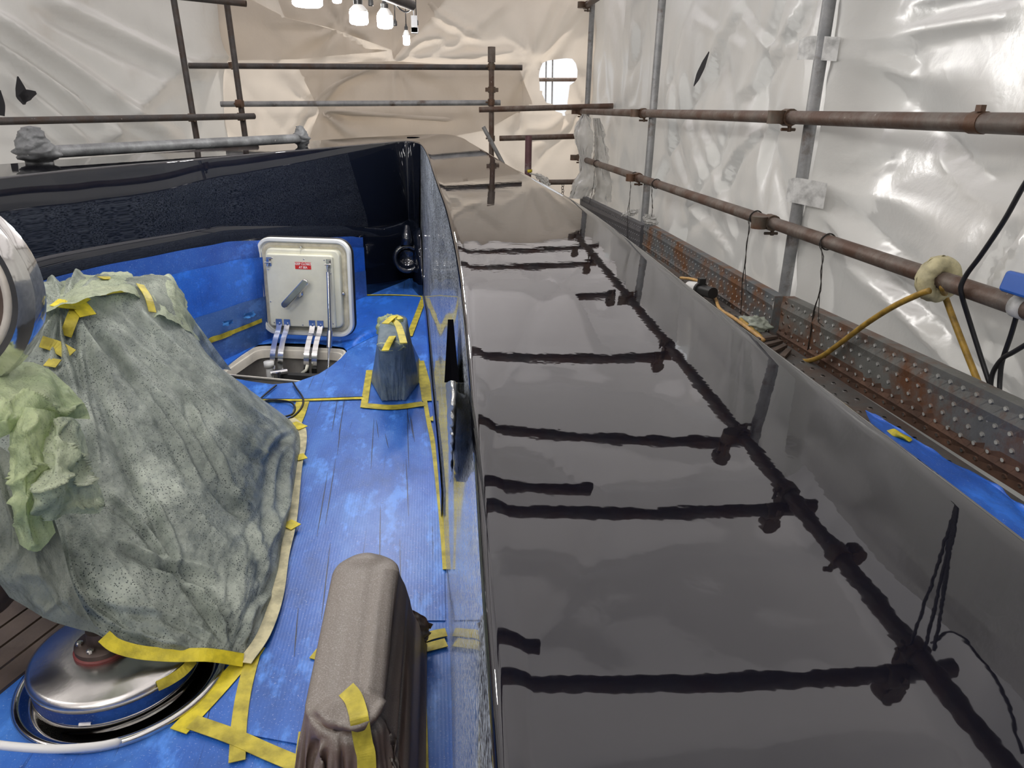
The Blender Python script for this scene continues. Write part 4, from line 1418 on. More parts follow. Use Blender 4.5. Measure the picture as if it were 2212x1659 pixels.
# long tension folds from the knot side to the deck corner
diag = (v * 1.0 - u * 0.75)
fold += 0.016 * np.clip(u * 2 - .3, 0, 1) * vnoise(diag * 14, (u + v) * 1.6, 103) * 2
fold += 0.020 * np.clip(ridge(diag * 3.2, (u + v) * .9, 107), 0, 1) ** 4 * np.clip(u * 2 - .4, 0, 1)
fold += 0.008 * fbm(u * 22, v * 22, 105, 3)
CREASE = [[(165, 672), (200, 760), (240, 880), (290, 1010), (330, 1090)], [(175, 690), (225, 800), (262, 900), (310, 1020), (350, 1120), (390, 1220)],
          [(190, 690), (270, 780), (350, 870), (420, 960), (470, 1040), (540, 1110)], [(240, 690), (330, 770), (430, 870), (530, 960), (600, 1000)],
          [(280, 640), (350, 720), (440, 800), (540, 880), (610, 925)], [(160, 690), (140, 780), (110, 860)], [(220, 1060), (290, 1110), (350, 1180), (400, 1240), (450, 1300), (520, 1400)],
          [(140, 1110), (150, 1200), (170, 1270), (220, 1330), (290, 1370), (400, 1400), (510, 1425)], [(330, 1080), (370, 1150), (395, 1220)], [(545, 1125), (560, 1190), (578, 1255)],
          [(410, 860), (430, 930), (470, 1000), (500, 1060), (545, 1110)], [(640, 930), (600, 990), (580, 1080), (590, 1180)], [(640, 930), (612, 1010), (608, 1120)],
          [(180, 1280), (250, 1310), (350, 1330), (450, 1370), (515, 1425)], [(500, 1410), (470, 1330), (420, 1270), (330, 1230)], [(170, 680), (180, 790), (200, 930), (215, 1050)],
          [(200, 680), (300, 830), (380, 950), (440, 1060)], [(560, 1000), (590, 950), (640, 925)], [(250, 1170), (330, 1200), (420, 1220), (480, 1250)], [(590, 1280), (545, 1330), (522, 1425)]]
fold = fold + creases(P, CREASE, (0.013, 0.009, 0.016, 0.011), 7.0)
edge = np.clip((1 - v) / .06, 0, 1) * np.clip((1 - u) / .05, 0, 1)
P = P + nr * (fold * (0.25 + 0.75 * edge))[..., None]
mb = MB(); mb.grid(P)
sheet_o = mb.build('plastic_sheet', 'cover_sheet', wind)


def onsheet(uu, vv, off=0.004):
    i = int(round(uu * (NU - 1))); j = int(round(vv * (NVV - 1)))
    return P[i, j] + nr[i, j] * off


def near_px(px, py, off=0.004):
    """point of the sheet closest to the sight line through a pixel"""
    d = ray(px, py)
    V = P - CAM
    t = V @ d
    dist = np.linalg.norm(V - t[..., None] * d, axis=2)
    dist = np.where((nr @ -d) > 0.02, dist, 9)
    i, j = np.unravel_index(np.argmin(dist), dist.shape)
    return P[i, j] + nr[i, j] * off, nr[i, j]


def sheet_tape(pxs, w, mname='yellow_tape_bright', off=0.006, parent=None, th=0.002):
    pts, ns = zip(*[near_px(*p, off) for p in pxs])
    mb = MB(); mb.ribbon(catmull(np.array(pts), 4 * len(pts)), w, th, tuple(np.mean(ns, axis=0)))
    return mb.build('tape_strip', mname, parent or wind, False)


sheet_tape([(118, 664), (140, 668), (165, 672)], .038, off=.016)
sheet_tape([(150, 662), (168, 672), (188, 692)], .045, off=.020)
sheet_tape([(165, 670), (186, 658)], .030, off=.022)
sheet_tape([(163, 675), (155, 700), (140, 730)], .030, 'yellow_tape', .012)
sheet_tape([(92, 745), (125, 755), (155, 770)], .038, 'yellow_tape', .010)
sheet_tape([(120, 780), (108, 800)], .03, 'yellow_tape', .010)
sheet_tape([(208, 640), (240, 634), (272, 632)], .030, 'yellow_tape', .006)
sheet_tape([(302, 620), (318, 645), (326, 680)], .024, 'yellow_tape', .008)
sheet_tape([(218, 606), (242, 606)], .026, 'yellow_tape', .008)
# tape along the bottom hem and the deck edge
sheet_tape([(222, 1380), (245, 1408), (300, 1424), (380, 1424), (450, 1420), (520, 1430)], .030, off=.008)
mb = MB(); mb.ribbon(catmull([D(*p, .020) for p in ((628, 905), (650, 925), (652, 960), (642, 1010), (630, 1120), (612, 1200), (598, 1290), (570, 1370), (528, 1432))], 50), .034, .002)
mb.build('tape_strip', 'cream_tape', wind, False)
for pl in ([(640, 990), (660, 985)], [(618, 1140), (640, 1128)], [(630, 915), (655, 925)]):
    mb = MB(); mb.ribbon([D(*p, .024) for p in pl], .045, .002)
    mb.build('tape_strip', 'yellow_tape_bright', wind, False)

# pale film pulled over the top of the windlass, and the second lump to its right
top = [[Yd(70, 650, 2.42), Yd(150, 610, 2.44), Yd(230, 597, 2.48), Yd(276, 600, 2.52), Yd(286, 622, 2.5)],
       [Yd(70, 665, 2.2), Yd(150, 640, 2.2), Yd(220, 625, 2.28), Yd(275, 620, 2.36), Yd(292, 640, 2.38)],
       [Yd(78, 688, 2.04), Yd(150, 668, 2.04), Yd(215, 648, 2.12), Yd(272, 640, 2.22), Yd(296, 655, 2.30)]]
T = patch(top, 46, 60); tn = gnormals(T)
if tn[20, 30] @ (CAM - T[20, 30]) < 0: tn = -tn
uu, vv = np.meshgrid(np.arange(46) * .16, np.arange(60) * .16, indexing='ij')
T = T + tn * (0.014 + 0.012 * fbm(uu, vv, 121, 3))[..., None]
mb = MB(); mb.grid(T)
tag(mb.build('pale_film', 'cover_top', wind), 'pale yellow-green film over the top')
lump = [[Yd(286, 622, 2.62), Yd(310, 606, 2.64), Yd(345, 603, 2.66), Yd(372, 610, 2.68), Yd(382, 640, 2.7)],
        [Yd(292, 645, 2.40), Yd(315, 628, 2.42), Yd(345, 622, 2.46), Yd(378, 632, 2.50), Yd(398, 672, 2.6)],
        [Yd(318, 690, 2.26), Yd(345, 690, 2.28), Yd(370, 700, 2.32), Yd(400, 720, 2.40), Yd(420, 740, 2.52)]]
T = patch(lump, 36, 40); tn = gnormals(T)
if tn[18, 20] @ (CAM - T[18, 20]) < 0: tn = -tn
uu, vv = np.meshgrid(np.arange(36) * .2, np.arange(40) * .2, indexing='ij')
T = T + tn * (0.012 + 0.016 * fbm(uu, vv, 131, 3))[..., None]
mb = MB(); mb.grid(T)
tag(mb.build('pale_film', 'cover_top', wind), 'pale crumpled film on the right-hand lump')

# crumpled green film bundle in front of the windlass, left edge of the view
def bundle(ctrl, nu, nv, seed, amp, mname, label, sc=.2):
    T = patch(ctrl, nu, nv); tn = gnormals(T)
    if tn[nu // 2, nv // 2] @ (CAM - T[nu // 2, nv // 2]) < 0: tn = -tn
    uu, vv = np.meshgrid(np.arange(nu) * sc, np.arange(nv) * sc, indexing='ij')
    w = 1.1 * vnoise(uu * .5 + .3 * vv, vv * .55, seed) + .5 * vnoise(uu * 1.0 - .8 * vv, vv * .5 + .3 * uu, seed + 1) + 0.9 * np.clip(ridge(uu * .45 + vv * .35, vv * .3 - uu * .2, seed + 5), 0, 1) ** 4 + .5 * np.clip(ridge(uu * .3 - vv * .6, vv * .2 + uu * .2, seed + 7), 0, 1) ** 5 + .12 * fbm(uu * 2, vv * 2, seed + 9, 2)
    eu = np.clip(np.minimum(np.arange(nu), nu - 1 - np.arange(nu)) / 9.0, .12, 1)[:, None] * np.clip(np.minimum(np.arange(nv), nv - 1 - np.arange(nv)) / 9.0, .12, 1)[None]
    T = T + tn * (amp * w * eu)[..., None]
    mb = MB(); mb.grid(T)
    return tag(mb.build('film_bundle', mname, wind), label)


bundle([[Yd(-40, 830, 1.52), Yd(10, 800, 1.56), Yd(60, 782, 1.62), Yd(110, 800, 1.66)], [Yd(-40, 880, 1.42), Yd(20, 850, 1.44), Yd(90, 830, 1.52), Yd(160, 845, 1.60)],
        [Yd(-40, 930, 1.36), Yd(30, 900, 1.38), Yd(110, 880, 1.46), Yd(185, 880, 1.58)], [Yd(-30, 960, 1.40), Yd(40, 930, 1.42), Yd(110, 905, 1.50), Yd(195, 905, 1.60)]], 60, 60, 141, .022, 'cover_green', 'yellow-green film crumpled below the steel drum', .13)
bundle([[Yd(20, 880, 1.42), Yd(60, 880, 1.40), Yd(95, 885, 1.42), Yd(120, 890, 1.46)], [Yd(22, 980, 1.38), Yd(50, 980, 1.34), Yd(85, 985, 1.36), Yd(112, 985, 1.42)],
        [Yd(28, 1080, 1.36), Yd(50, 1090, 1.31), Yd(80, 1095, 1.33), Yd(105, 1090, 1.38)], [Yd(36, 1170, 1.38), Yd(55, 1185, 1.33), Yd(85, 1190, 1.34), Yd(120, 1150, 1.38)]], 60, 40, 151, .020, 'cover_green', 'hanging fold of yellow-green film', .14)
bundle([[Yd(90, 920, 1.44), Yd(130, 900, 1.46), Yd(165, 910, 1.52), Yd(185, 950, 1.58)], [Yd(85, 985, 1.38), Yd(125, 970, 1.38), Yd(165, 990, 1.44), Yd(200, 1020, 1.52)],
        [Yd(70, 1060, 1.34), Yd(120, 1050, 1.33), Yd(175, 1060, 1.40), Yd(225, 1080, 1.48)], [Yd(55, 1120, 1.36), Yd(110, 1125, 1.34), Yd(150, 1110, 1.40), Yd(215, 1110, 1.48)]], 60, 60, 161, .026, 'cover_top', 'pale knotted film at the middle of the bundle', .15)
bundle([[Yd(-60, 950, 1.5), Yd(-10, 960, 1.5), Yd(30, 985, 1.47), Yd(60, 1000, 1.46)], [Yd(-60, 1080, 1.42), Yd(0, 1100, 1.40), Yd(60, 1120, 1.40), Yd(120, 1130, 1.42)],
        [Yd(-40, 1200, 1.36), Yd(20, 1240, 1.35), Yd(90, 1260, 1.34), Yd(160, 1270, 1.36)], [Yd(20, 1290, 1.36), Yd(70, 1320, 1.34), Yd(120, 1345, 1.33), Yd(215, 1370, 1.34)]], 60, 60, 171, .016, 'cover_clear', 'limp clear film hanging at the lower left', .12)

# large polished drum end on the windlass shaft, at the left edge
dc = onY(-178, 634, 1.50)
dn = Vector((0.06, -1.0, 0.06)).normalized()
drum = empty('warping_drum', dc, 'polished steel drum end at the left edge above green film', 'drum')
M = axis_matrix(dc, dn)
R0 = 0.212
mb = MB(); mb.lathe([(R0 * .55, -.10), (R0 * .8, -.065), (R0 * .97, -.05), (R0, -.042), (R0, -.008), (R0 * .985, 0.0), (R0 * .90, 0.006), (R0 * .86, 0.012), (R0 * .80, 0.010)], M, 72, (True, False))
mb.build('rim', 'steel_polished', drum, True, angle=35)
mb = MB(); mb.lathe([(R0 * .80, 0.010), (R0 * .79, 0.014), (R0 * .74, 0.014), (R0 * .72, 0.004)], M, 72, (False, False))
tag(mb.build('face_ring', 'drum_ring', drum), 'pale ring inside the rim')
mb = MB(); mb.lathe([(R0 * .72, 0.004), (R0 * .68, -0.012), (R0 * .4, -.02), (R0 * .12, -.02)], M, 60, (False, True))
tag(mb.build('face', 'drum_face', drum), 'brown tarnished recessed face')
mb = MB(); mb.tube([dc - np.array(dn) * .08, dc - np.array(dn) * .12], .035, 20); mb.build('shaft', 'steel_brushed', drum)

# ================================================================== round steel pan with a lid in the deck
pz = deck_z(py_) + .012
lx_, ly_, lr_ = circ(D(52, 1478, .055)[:2], D(210, 1528, .055)[:2], D(398, 1432, .055)[:2])
pan = empty('steel_pan', (px_, py_, deck_z(py_)), 'round polished steel well with a domed lid at the lower left', 'winch base')
M = Matrix.Translation((px_, py_, pz))
mb = MB(); mb.lathe([(pr_ - .002, -.010), (pr_, 0), (pr_ - .006, .005), (pr_ - .018, .002), (pr_ - .03, -.010), (pr_ - .06, -.030), (lr_ + .005, -.036), (lr_ * .6, -.036)], M, 96, (False, True))
mb.build('pan', 'steel_polished', pan, True)
lz = pz - .02
M2 = Matrix.Translation((lx_, ly_, lz))
topz = deck_z(ly_) + .055 - lz
mb = MB(); mb.lathe([(lr_ * .98, -.012), (lr_ * .985, 0.004), (lr_ * .97, .012)], M2, 90, (False, False))
mb.build('lower_ring', 'steel_polished', pan)
mb = MB(); mb.lathe([(lr_ * .97, 0.012), (lr_ * .975, topz * .45), (lr_ * .99, topz - .018)], M2, 90, (False, False))
tag(mb.build('blue_band', 'blue_film_dark', pan), 'blue film band round the lid')
mb = MB(); mb.lathe([(lr_ * .99, topz - .018), (lr_, topz - .010), (lr_ * .985, topz), (lr_ * .93, topz + .004), (lr_ * .5, topz + .010), (lr_ * .1, topz + .012)], M2, 90, (False, True))
mb.build('lid', 'steel_brushed', pan, True)
fx = onZ(222, 1392, deck_z(ly_) + .075)
M3 = Matrix.Translation((fx[0], fx[1], deck_z(ly_) + .060))
mb = MB(); mb.lathe([(.060, 0), (.060, .012), (.055, .016)], M3, 40); mb.build('red_gasket', 'red_paint', pan, True, angle=40)
mb = MB(); mb.lathe([(.056, .014), (.056, .026), (.05, .030), (.03, .031), (.028, .06), (.02, .062)], M3, 40)
flg = mb.build('flange', 'flange_brown', pan, True, angle=40)
for a in (200, 262, 320, 20, 80, 140):
    r = math.radians(a)
    mb = MB(); mb.lathe([(.008, .028), (.008, .036), (.005, .038)], Matrix.Translation((fx[0] + .043 * math.cos(r), fx[1] + .043 * math.sin(r), M3.translation.z)), 8)
    mb.build('bolt', 'steel_brushed', flg, True, angle=30)
lt = onZ(188, 1545, deck_z(ly_) + .02)
mb = MB(); mb.box((lt[0], lt[1], lt[2]), (.034, .016, .022)); mb.tube([(lt[0] - .012, lt[1] - .012, lt[2] - .012), (lt[0] + .012, lt[1] - .012, lt[2] - .012)], .005, 8)
mb.build('latch', 'chrome', pan, True, angle=40)
mb = MB(); mb.ribbon(catmull([onZ(*p, deck_z(ly_) + .05) for p in ((418, 1425), (395, 1450), (365, 1470), (340, 1482))], 12), .022, .002, (0.3, -.8, .5))
mb.build('tape_strip', 'yellow_tape', pan, False)

# white plastic tube end lying across the lower left corner
mb = MB(); mb.tube(catmull([onZ(-60, 1600, .30), onZ(20, 1612, .29), onZ(120, 1618, .27), onZ(210, 1612, .25), onZ(262, 1602, .235)], 24), [.008] * 23 + [.004], 12)
tag(mb.build('white_tube', 'white_plastic'), 'white tube end crossing the rim of the steel pan, lower left corner', 'tube')
# dark rope drum edge at far left
rp = onY(-70, 1230, 1.45)
mb = MB(); mb.lathe([(.05, -.09), (.09, -.08), (.105, -.02), (.10, .03), (.06, .04)], axis_matrix(rp, (0.3, -.3, 1)), 40)
tag(mb.build('rope_drum', 'flange_brown'), 'dark brown drum at the left edge beside bare planks', 'drum')

# ================================================================== scaffold
TR = 0.02415


def coupler(parent, p, axis, other, mname='coupler_metal'):
    """swivel coupler: two collars and bolts"""
    p = Vector(p); a = Vector(axis).normalized(); b = Vector(other).normalized()
    n_ = a.cross(b).normalized() if a.cross(b).length > 1e-3 else Vector((1, 0, 0))
    mb = MB()
    mb.tube([p - a * .024, p + a * .024], TR + .008, 14)
    mb.tube([p + n_ * .05 - b * .024, p + n_ * .05 + b * .024], TR + .008, 14)
    mb.box(p + n_ * .025, (.036, .036, .036))
    e = a.cross(n_)
    mb.tube([p + e * .028 - n_ * .01, p + e * .052 - n_ * .012], .008, 8)
    mb.tube([p + e * .044 - n_ * .034, p + e * .044 + n_ * .022], .006, 8)
    return mb.build('coupler', mname, parent, True, angle=40)


def tube(p0, p1, mname, label, group=None, r=TR, couplers=(), name='scaffold_tube', wob=0.0):
    p0, p1 = Vector(p0), Vector(p1)
    mb = MB()
    n_ = 12
    pts = [p0.lerp(p1, k / (n_ - 1)) for k in range(n_)]
    d = (p1 - p0).normalized()
    mb.tube(pts, r, 16, False)
    # open tube ends with a wall
    for q, s in ((p0, -1), (p1, 1)):
        mb.lathe([(r, 0), (r * .84, 0), (r * .84, -.05)], axis_matrix(q, d * s), 16, (False, True))
    o = mb.build(name, mname, None, True, angle=40)
    tag(o, label, 'scaffold tube', group)
    for q, oth in couplers:
        coupler(o, q, d, oth)
    return o


PX, RX = 1.43, 1.372
UP = (0, 0, 1); FW = (0, 1, 0); SD = (1, 0, 0)
Y1, Y2, Y3 = onX(1270, 200, PX)[1], onX(1406, 300, PX)[1], onX(1735, 300, PX)[1]
s1 = tube((PX, Y1, -1.7), (PX, Y1, 2.36), 'tube_galv', 'galvanised upright at the far right corner, right of the torn hole')
s2 = tube((PX, Y2, -1.7), (PX, Y2, 2.36), 'tube_galv', 'galvanised upright on the right wall, between corner upright and near sheet')
p3a, p3b = onX(1772, 0, PX + .02), onX(1697, 630, PX + .02)
s3 = tube((PX + .02, Y3, -1.7), (PX + .02, Y3, 2.36), 'tube_galv', 'nearest galvanised upright, at the edge of the near plastic sheet')
zu = [onX(1262, 241, RX)[2], onX(2212, 268, RX)[2]]
yu0, yu1 = onX(1258, 242, RX)[1], 0.2
zl = [onX(1258, 343, RX)[2], onX(2212, 665, RX)[2]]
yl0 = onX(1258, 343, RX)[1]
zU = lambda y: zu[0] + (zu[1] - zu[0]) * (yu0 - y) / (yu0 - onX(2212, 268, RX)[1])
zL = lambda y: zl[0] + (zl[1] - zl[0]) * (yl0 - y) / (yl0 - onX(2212, 665, RX)[1])
# upper rail is two tubes joined
yj = onX(2120, 262, RX)[1]
ru = tube((RX, yu0, zU(yu0)), (RX, yj, zU(yj)), 'tube_rust', 'upper rusty handrail tube along the right-hand walkway', None, TR,
          [((RX, Y2 + .03, zU(Y2)), UP), ((RX, Y3 + .03, zU(Y3)), UP), ((RX, Y1 + .02, zU(Y1)), UP)])
ru2 = tube((RX, yj - .002, zU(yj)), (RX, -1.2, zU(-1.2)), 'tube_rust', 'short end of upper handrail at the right edge, beyond the joint collar', None, TR * 1.04)
mb = MB(); mb.tube([(RX, yj + .03, zU(yj)), (RX, yj - .012, zU(yj))], TR * 1.14, 18); mb.box((RX - .01, yj + .0, zU(yj) + .034), (.014, .02, .016)); mb.build('joint_collar', 'coupler_metal', ru, True, angle=40)
rl = tube((RX, yl0, zL(yl0)), (RX, -1.2, zL(-1.2)), 'tube_rust', 'lower rusty handrail tube along the walkway, carrying wires and hose', None, TR,
          [((RX, Y2 + .03, zL(Y2)), UP), ((RX, Y3 + .05, zL(Y3)), UP), ((RX, Y1 - .02, zL(Y1)), UP)])
# overhead longitudinal rail (mirrored in the cap) and transverse beams
rt = tube((1.37, 7.02, 2.27), (1.37, -3.2, 2.27), 'tube_beam', 'long overhead tube on the right, mirrored diagonally in the glossy cap', None, TR,
          [((1.37, Y1 - .06, 2.27), UP), ((1.37, Y2 - .04, 2.27), UP), ((1.37, Y3 - .04, 2.27), UP), ((1.37, 2.3, 2.27), SD), ((1.37, 1.47, 2.27), SD), ((1.37, 3.9, 2.27), SD), ((1.37, 6.1, 2.27), SD), ((1.37, 1.9, 2.27), FW)])
names = ['farthest', 'second farthest', 'third farthest', 'fourth', 'fifth', 'sixth', 'seventh', 'eighth', 'ninth', 'tenth']
slant = {6.85: (6.98, 6.69, 1.53), 6.25: (6.40, 6.09, 1.34), 5.15: (5.30, 5.15, 1.34), 4.05: (4.32, 3.87, 1.34), 3.02: (3.50, 2.80, 1.42), 2.40: (2.50, 2.27, 1.475), 1.50: (1.60, 1.44, 1.48)}
for k, by in enumerate(BEAMS):
    ya, yb, xe = slant.get(by, (by, by, 1.42))
    xa = -4.5 if by < 2.9 else -2.1 - 2.6 * (8.1 - by) / 5.5 + .22
    xa = max(xa, -2.7)
    yl = ya + (ya - yb) * 0.35
    tube((xa, yl, 2.325), (xe, yb, 2.325), 'tube_beam', 'overhead crossbeam under the film roof, %s along the row from the bow' % ['first', 'second', 'third', 'fourth', 'fifth', 'sixth', 'seventh', 'eighth', 'ninth', 'tenth'][k], 'overhead crossbeams under the roof', TR,
         [((1.37 - .05, yb + .0, 2.325), FW)])
tube((-.6, 2.62, 2.33), (.70, 2.51, 2.33), 'tube_beam', 'short overhead stub tube beside the sixth crossbeam', None, TR)
tube((-.5, 1.70, 2.31), (.39, 1.615, 2.31), 'tube_beam', 'short overhead stub tube beside the seventh crossbeam', None, TR)

# end pole with wedge cups
eq = [onY(1061, 101, 7.0), onY(1064, 330, 7.0)]
ex = eq[0][0] + .004
ep = tube((ex + .018, 7.0, -1.0), (ex, 7.0, 1.83), 'tube_rust', 'rusty upright just beyond the bow tip with wedge cups', None, TR, [((ex, 7.0 - .0, onY(1061, 144, 7)[2]), SD), ((ex, 7.0, onY(1061, 221, 7)[2]), SD), ((ex + .004, 7.0, onY(1062, 299, 7)[2]), SD)])
mb = MB(); mb.tube([(ex, 7, 1.80), (ex, 7, 1.925)], .034, 14); mb.build('spigot', 'tube_rust', ep, True, angle=40)
for zc_ in (onY(1062, 194, 7)[2], onY(1063, 361, 7)[2], .55):
    mb = MB(); mb.box((ex + .004, 7.0, zc_), (.115, .05, .034)); mb.tube([(ex + .004, 7, zc_ - .025), (ex + .004, 7, zc_ + .025)], .034, 12); mb.build('wedge_cup', 'coupler_metal', ep, True, angle=40)
brp = [onY(1044, 274, 6.961), onY(1082, 345, 6.961)]
tube(brp[0], brp[1] + (brp[1] - brp[0]) * 1.2, 'tube_galv', 'short flat-looking brace leaning against the bow upright', None, .018)

def hor(pa, pb, Y, mname, label, cps=(), Y2_=None, r=TR):
    a, b = onY(*pa, Y), onY(*pb, Y2_ or Y)
    return tube(a, b, mname, label, None, r, cps)


hor((408, 142), (1128, 146), 7.08, 'tube_dark', 'dark crosstube across the end wall, topmost of its row', [(onY(505, 142, 7.08), UP)])
hor((477, 225), (1081, 222), 7.10, 'tube_galv', 'galvanised crosstube across the end wall, second from the top')
hor((1035, 237), (1324, 229), 6.92, 'tube_rust', 'rusty crosstube below the torn hole in the film')
hor((1079, 299), (1262, 294), 7.047, 'tube_rust', 'rusty crosstube behind the purple stub post')
hor((1165, 394), (1300, 392), 7.0, 'tube_rust', 'lowest rusty crosstube at the far corner, carrying a chain link')
pa = tube(onY(362, -80, 6.6), onY(455, 480, 6.6), 'tube_dark', 'dark upright at the far left, outer one of the pair', None, TR, [(onY(418, 254, 6.56), SD)])
pb = tube(onY(478, -80, 6.75), onY(548, 430, 6.75), 'tube_dark', 'dark upright at the far left, inner one of the pair', None, TR, [(onY(519, 224, 6.72), SD), (onY(523, 252, 6.72), SD)])
hor((-60, 263), (549, 251), 5.1, 'tube_dark', 'dark handrail tube at the far left edge, above the wrapped rail', [], 6.62)
hor((380, -8), (532, 8), 6.62, 'tube_dark', 'short dark crosstube at the top left', [])
# purple stub with yellow tape
st = tube(onY(1142, 293, 6.6), np.append(onY(1143, 420, 6.6)[:2], -1.7), 'tube_purple', 'purple painted stub post beyond the bow with a ring of yellow tape', None, .030)
q = onY(1142, 369, 6.6)
mb = MB(); mb.tube([(q[0], q[1], q[2] - .012), (q[0], q[1], q[2] + .012)], .032, 14); mb.build('tape_ring', 'yellow_tape_bright', st)
# tubes outside, seen through the torn hole
hor((1120, 172), (1300, 172), 10.5, 'tube_rust', 'rusty crosstube outdoors seen through the torn hole')
tube(onY(1181, 60, 10.55), np.append(onY(1181, 420, 10.55)[:2], -1.7), 'tube_galv', 'thin pole outdoors seen through the torn hole, left one', None, .010)
tube(onY(1195, 60, 10.55), np.append(onY(1195, 420, 10.55)[:2], -1.7), 'tube_galv', 'thin pole outdoors seen through the torn hole, right one', None, .010)

# plastic-wrapped rail standing on the port cap
wr0, wr1 = onY(76, 330, 3.32), onY(650, 299, 4.68)
wrap = tube(wr0, wr1, 'tube_wrapped', 'film-wrapped rail tube standing on the port cap between two bundled brackets', None, .026, name='wrapped_rail')
for c, s in ((wr0, 1.0), (wr1, .62)):
    zc_ = float(cap_z(c[0], c[1]))
    foot = np.array([c[0] + .0, c[1] + .03, zc_])
    n_u, n_v = 26, 22
    A = np.zeros((n_u, n_v, 3))
    hts = np.linspace(zc_ - .004, c[2] + .085 * s + .02, n_v)
    for j, h in enumerate(hts):
        t = j / (n_v - 1)
        rr = s * (.050 if t < .12 else .034 + .040 * math.exp(-((h - c[2]) / (.045 * s + .01)) ** 2) + .006)
        if t > .88: rr *= .8
        if j == n_v - 1: rr = .004
        k = foot * (1 - min(1, t * 1.5)) + np.array([c[0], c[1], 0]) * min(1, t * 1.5)
        for i in range(n_u):
            a = 2 * PI * i / n_u
            w = rr * (1 + .35 * float(vnoise(i * .5, j * .55, int(s * 77))) + .25 * float(vnoise(i * 1.1, j * 1.2, int(s * 99))))
            A[i, j] = (k[0] + w * math.cos(a), k[1] + w * math.sin(a), h)
    mb = MB(); mb.grid(A, closed_u=True)
    mb.build('wrapped_bracket', 'tube_wrapped', wrap)

# ------------------------------------------------------------------ toe boards and walkway planks
def perforated(name, u0, u1, W, place, mname, rows, pitch, hr, lip, label, ridges=(), hole_label=None, group=None):
    """pressed steel plank; place(u, v, w) -> world; every hole is a real hole with a pressed rim"""
    L = u1 - u0
    ncol = max(2, int(L / pitch)); pu = L / ncol
    edges = [0.0]
    for a, b in zip(rows[:-1], rows[1:]): edges.append((a + b) / 2)
    edges.append(W)
    mb = MB()
    vs, fs = [], []
    prof = lambda v_: sum(0.006 * math.exp(-((v_ - r_) / .005) ** 2) for r_ in ridges)
    for ri_, rv in enumerate(rows):
        va_, vb_ = edges[ri_], edges[ri_ + 1]
        off = 0.5 if ri_ % 2 else 0.0
        for c in range(ncol):
            ua, ub = u0 + c * pu, u0 + (c + 1) * pu
            uc = (ua + ub) / 2 + (pu * .18 if ri_ % 2 else -pu * .18)
            o = len(vs)
            outer = []
            for (x, y) in ((ub, (va_ + vb_) / 2), (ub, vb_), ((ua + ub) / 2, vb_), (ua, vb_), (ua, (va_ + vb_) / 2), (ua, va_), ((ua + ub) / 2, va_), (ub, va_)):
                outer.append(place(x, y, prof(y)))
            r1 = [place(uc + hr * 1.5 * math.cos(k * PI / 4), rv + hr * 1.5 * math.sin(k * PI / 4), 0.0) for k in range(8)]
            r2 = [place(uc + hr * math.cos(k * PI / 4), rv + hr * math.sin(k * PI / 4), 0.003) for k in range(8)]
            vs += outer + r1 + r2
            for k in range(8):
                k2 = (k + 1) % 8
                fs.append((o + k, o + k2, o + 8 + k2, o + 8 + k)); fs.append((o + 8 + k, o + 8 + k2, o + 16 + k2, o + 16 + k))
    mb.add(vs, fs)
    # folded lips and end caps
    for v_ in (0.0, W):
        q = [place(u0, v_, 0), place(u1, v_, 0), place(u1, v_, -lip), place(u0, v_, -lip)]
        mb.add(q, [(0, 1, 2, 3)])
        d_ = .018 if v_ == 0 else -.018
        q = [place(u0, v_, -lip), place(u1, v_, -lip), place(u1, v_ + d_, -lip), place(u0, v_ + d_, -lip)]
        mb.add(q, [(0, 1, 2, 3)])
    for u_ in (u0, u1):
        q = [place(u_, 0, 0), place(u_, W, 0), place(u_, W, -lip), place(u_, 0, -lip)]
        mb.add(q, [(0, 1, 2, 3)])
    o = mb.build(name, mname, None, False)
    return tag(o, label, 'plank', group)


TX = 1.345


def toe(pt_a, pt_b, bot_a, bot_b, mname, label, xo=0.0, rows5=True, ext=0.0):
    X_ = TX + xo
    A_, B_ = onX(*pt_a, X_), onX(*pt_b, X_)
    a_, b_ = onX(*bot_a, X_), onX(*bot_b, X_)
    ya, yb = A_[1], B_[1]
    zt_a, zt_b = A_[2], B_[2]
    zb_ = lambda y: a_[2] + (b_[2] - a_[2]) * (y - a_[1]) / (b_[1] - a_[1] + 1e-9)
    zt_ = lambda y: zt_a + (zt_b - zt_a) * (y - ya) / (yb - ya)
    Wm = (zt_((ya + yb) / 2) - zb_((ya + yb) / 2))
    W_ = .24

    def place(u_, v_, w_):
        y = u_
        f = v_ / W_
        z = zb_(y) + (zt_(y) - zb_(y)) * f
        return (X_ - w_, y, z)
    rows = [.022, .065, .105, .150, .215]
    return perforated('toe_board', yb - ext, ya, W_, place, mname, rows, .048, .0062, .045, label, ridges=(.043, .185)), place


# lip towards +X (lip sign: -lip moves to +X because place uses X - w)
ZB1 = lambda y: (lambda a, b: a[2] + (b[2] - a[2]) * (y - a[1]) / (b[1] - a[1]))(onX(1672, 732, TX), onX(2212, 1072, TX))
tb1, _ = toe((1692, 640), (2212, 882), (1672, 732), (2212, 1072), 'plank_steel', 'nearest perforated steel toe board, rusty along its lower edge, under the hose', ext=.9)
tb2, _ = toe((1392, 482), (1674, 640), (1392, 540), (1668, 728), 'plank_steel_blue', 'middle perforated steel toe board with an orange rust patch', .012)
tb3, _ = toe((1256, 424), (1385, 486), (1256, 500), (1385, 552), 'plank_steel_far', 'farthest perforated toe board, plain grey, near the corner upright', .004)
simple('rust_edge', (0.085, 0.042, 0.024), 0.8, 0, 0.45, 14, 0.3, 60)
tb1.data.materials.append(MATS['rust_edge'])
zmin = min(v_.co.z for v_ in tb1.data.vertices); 
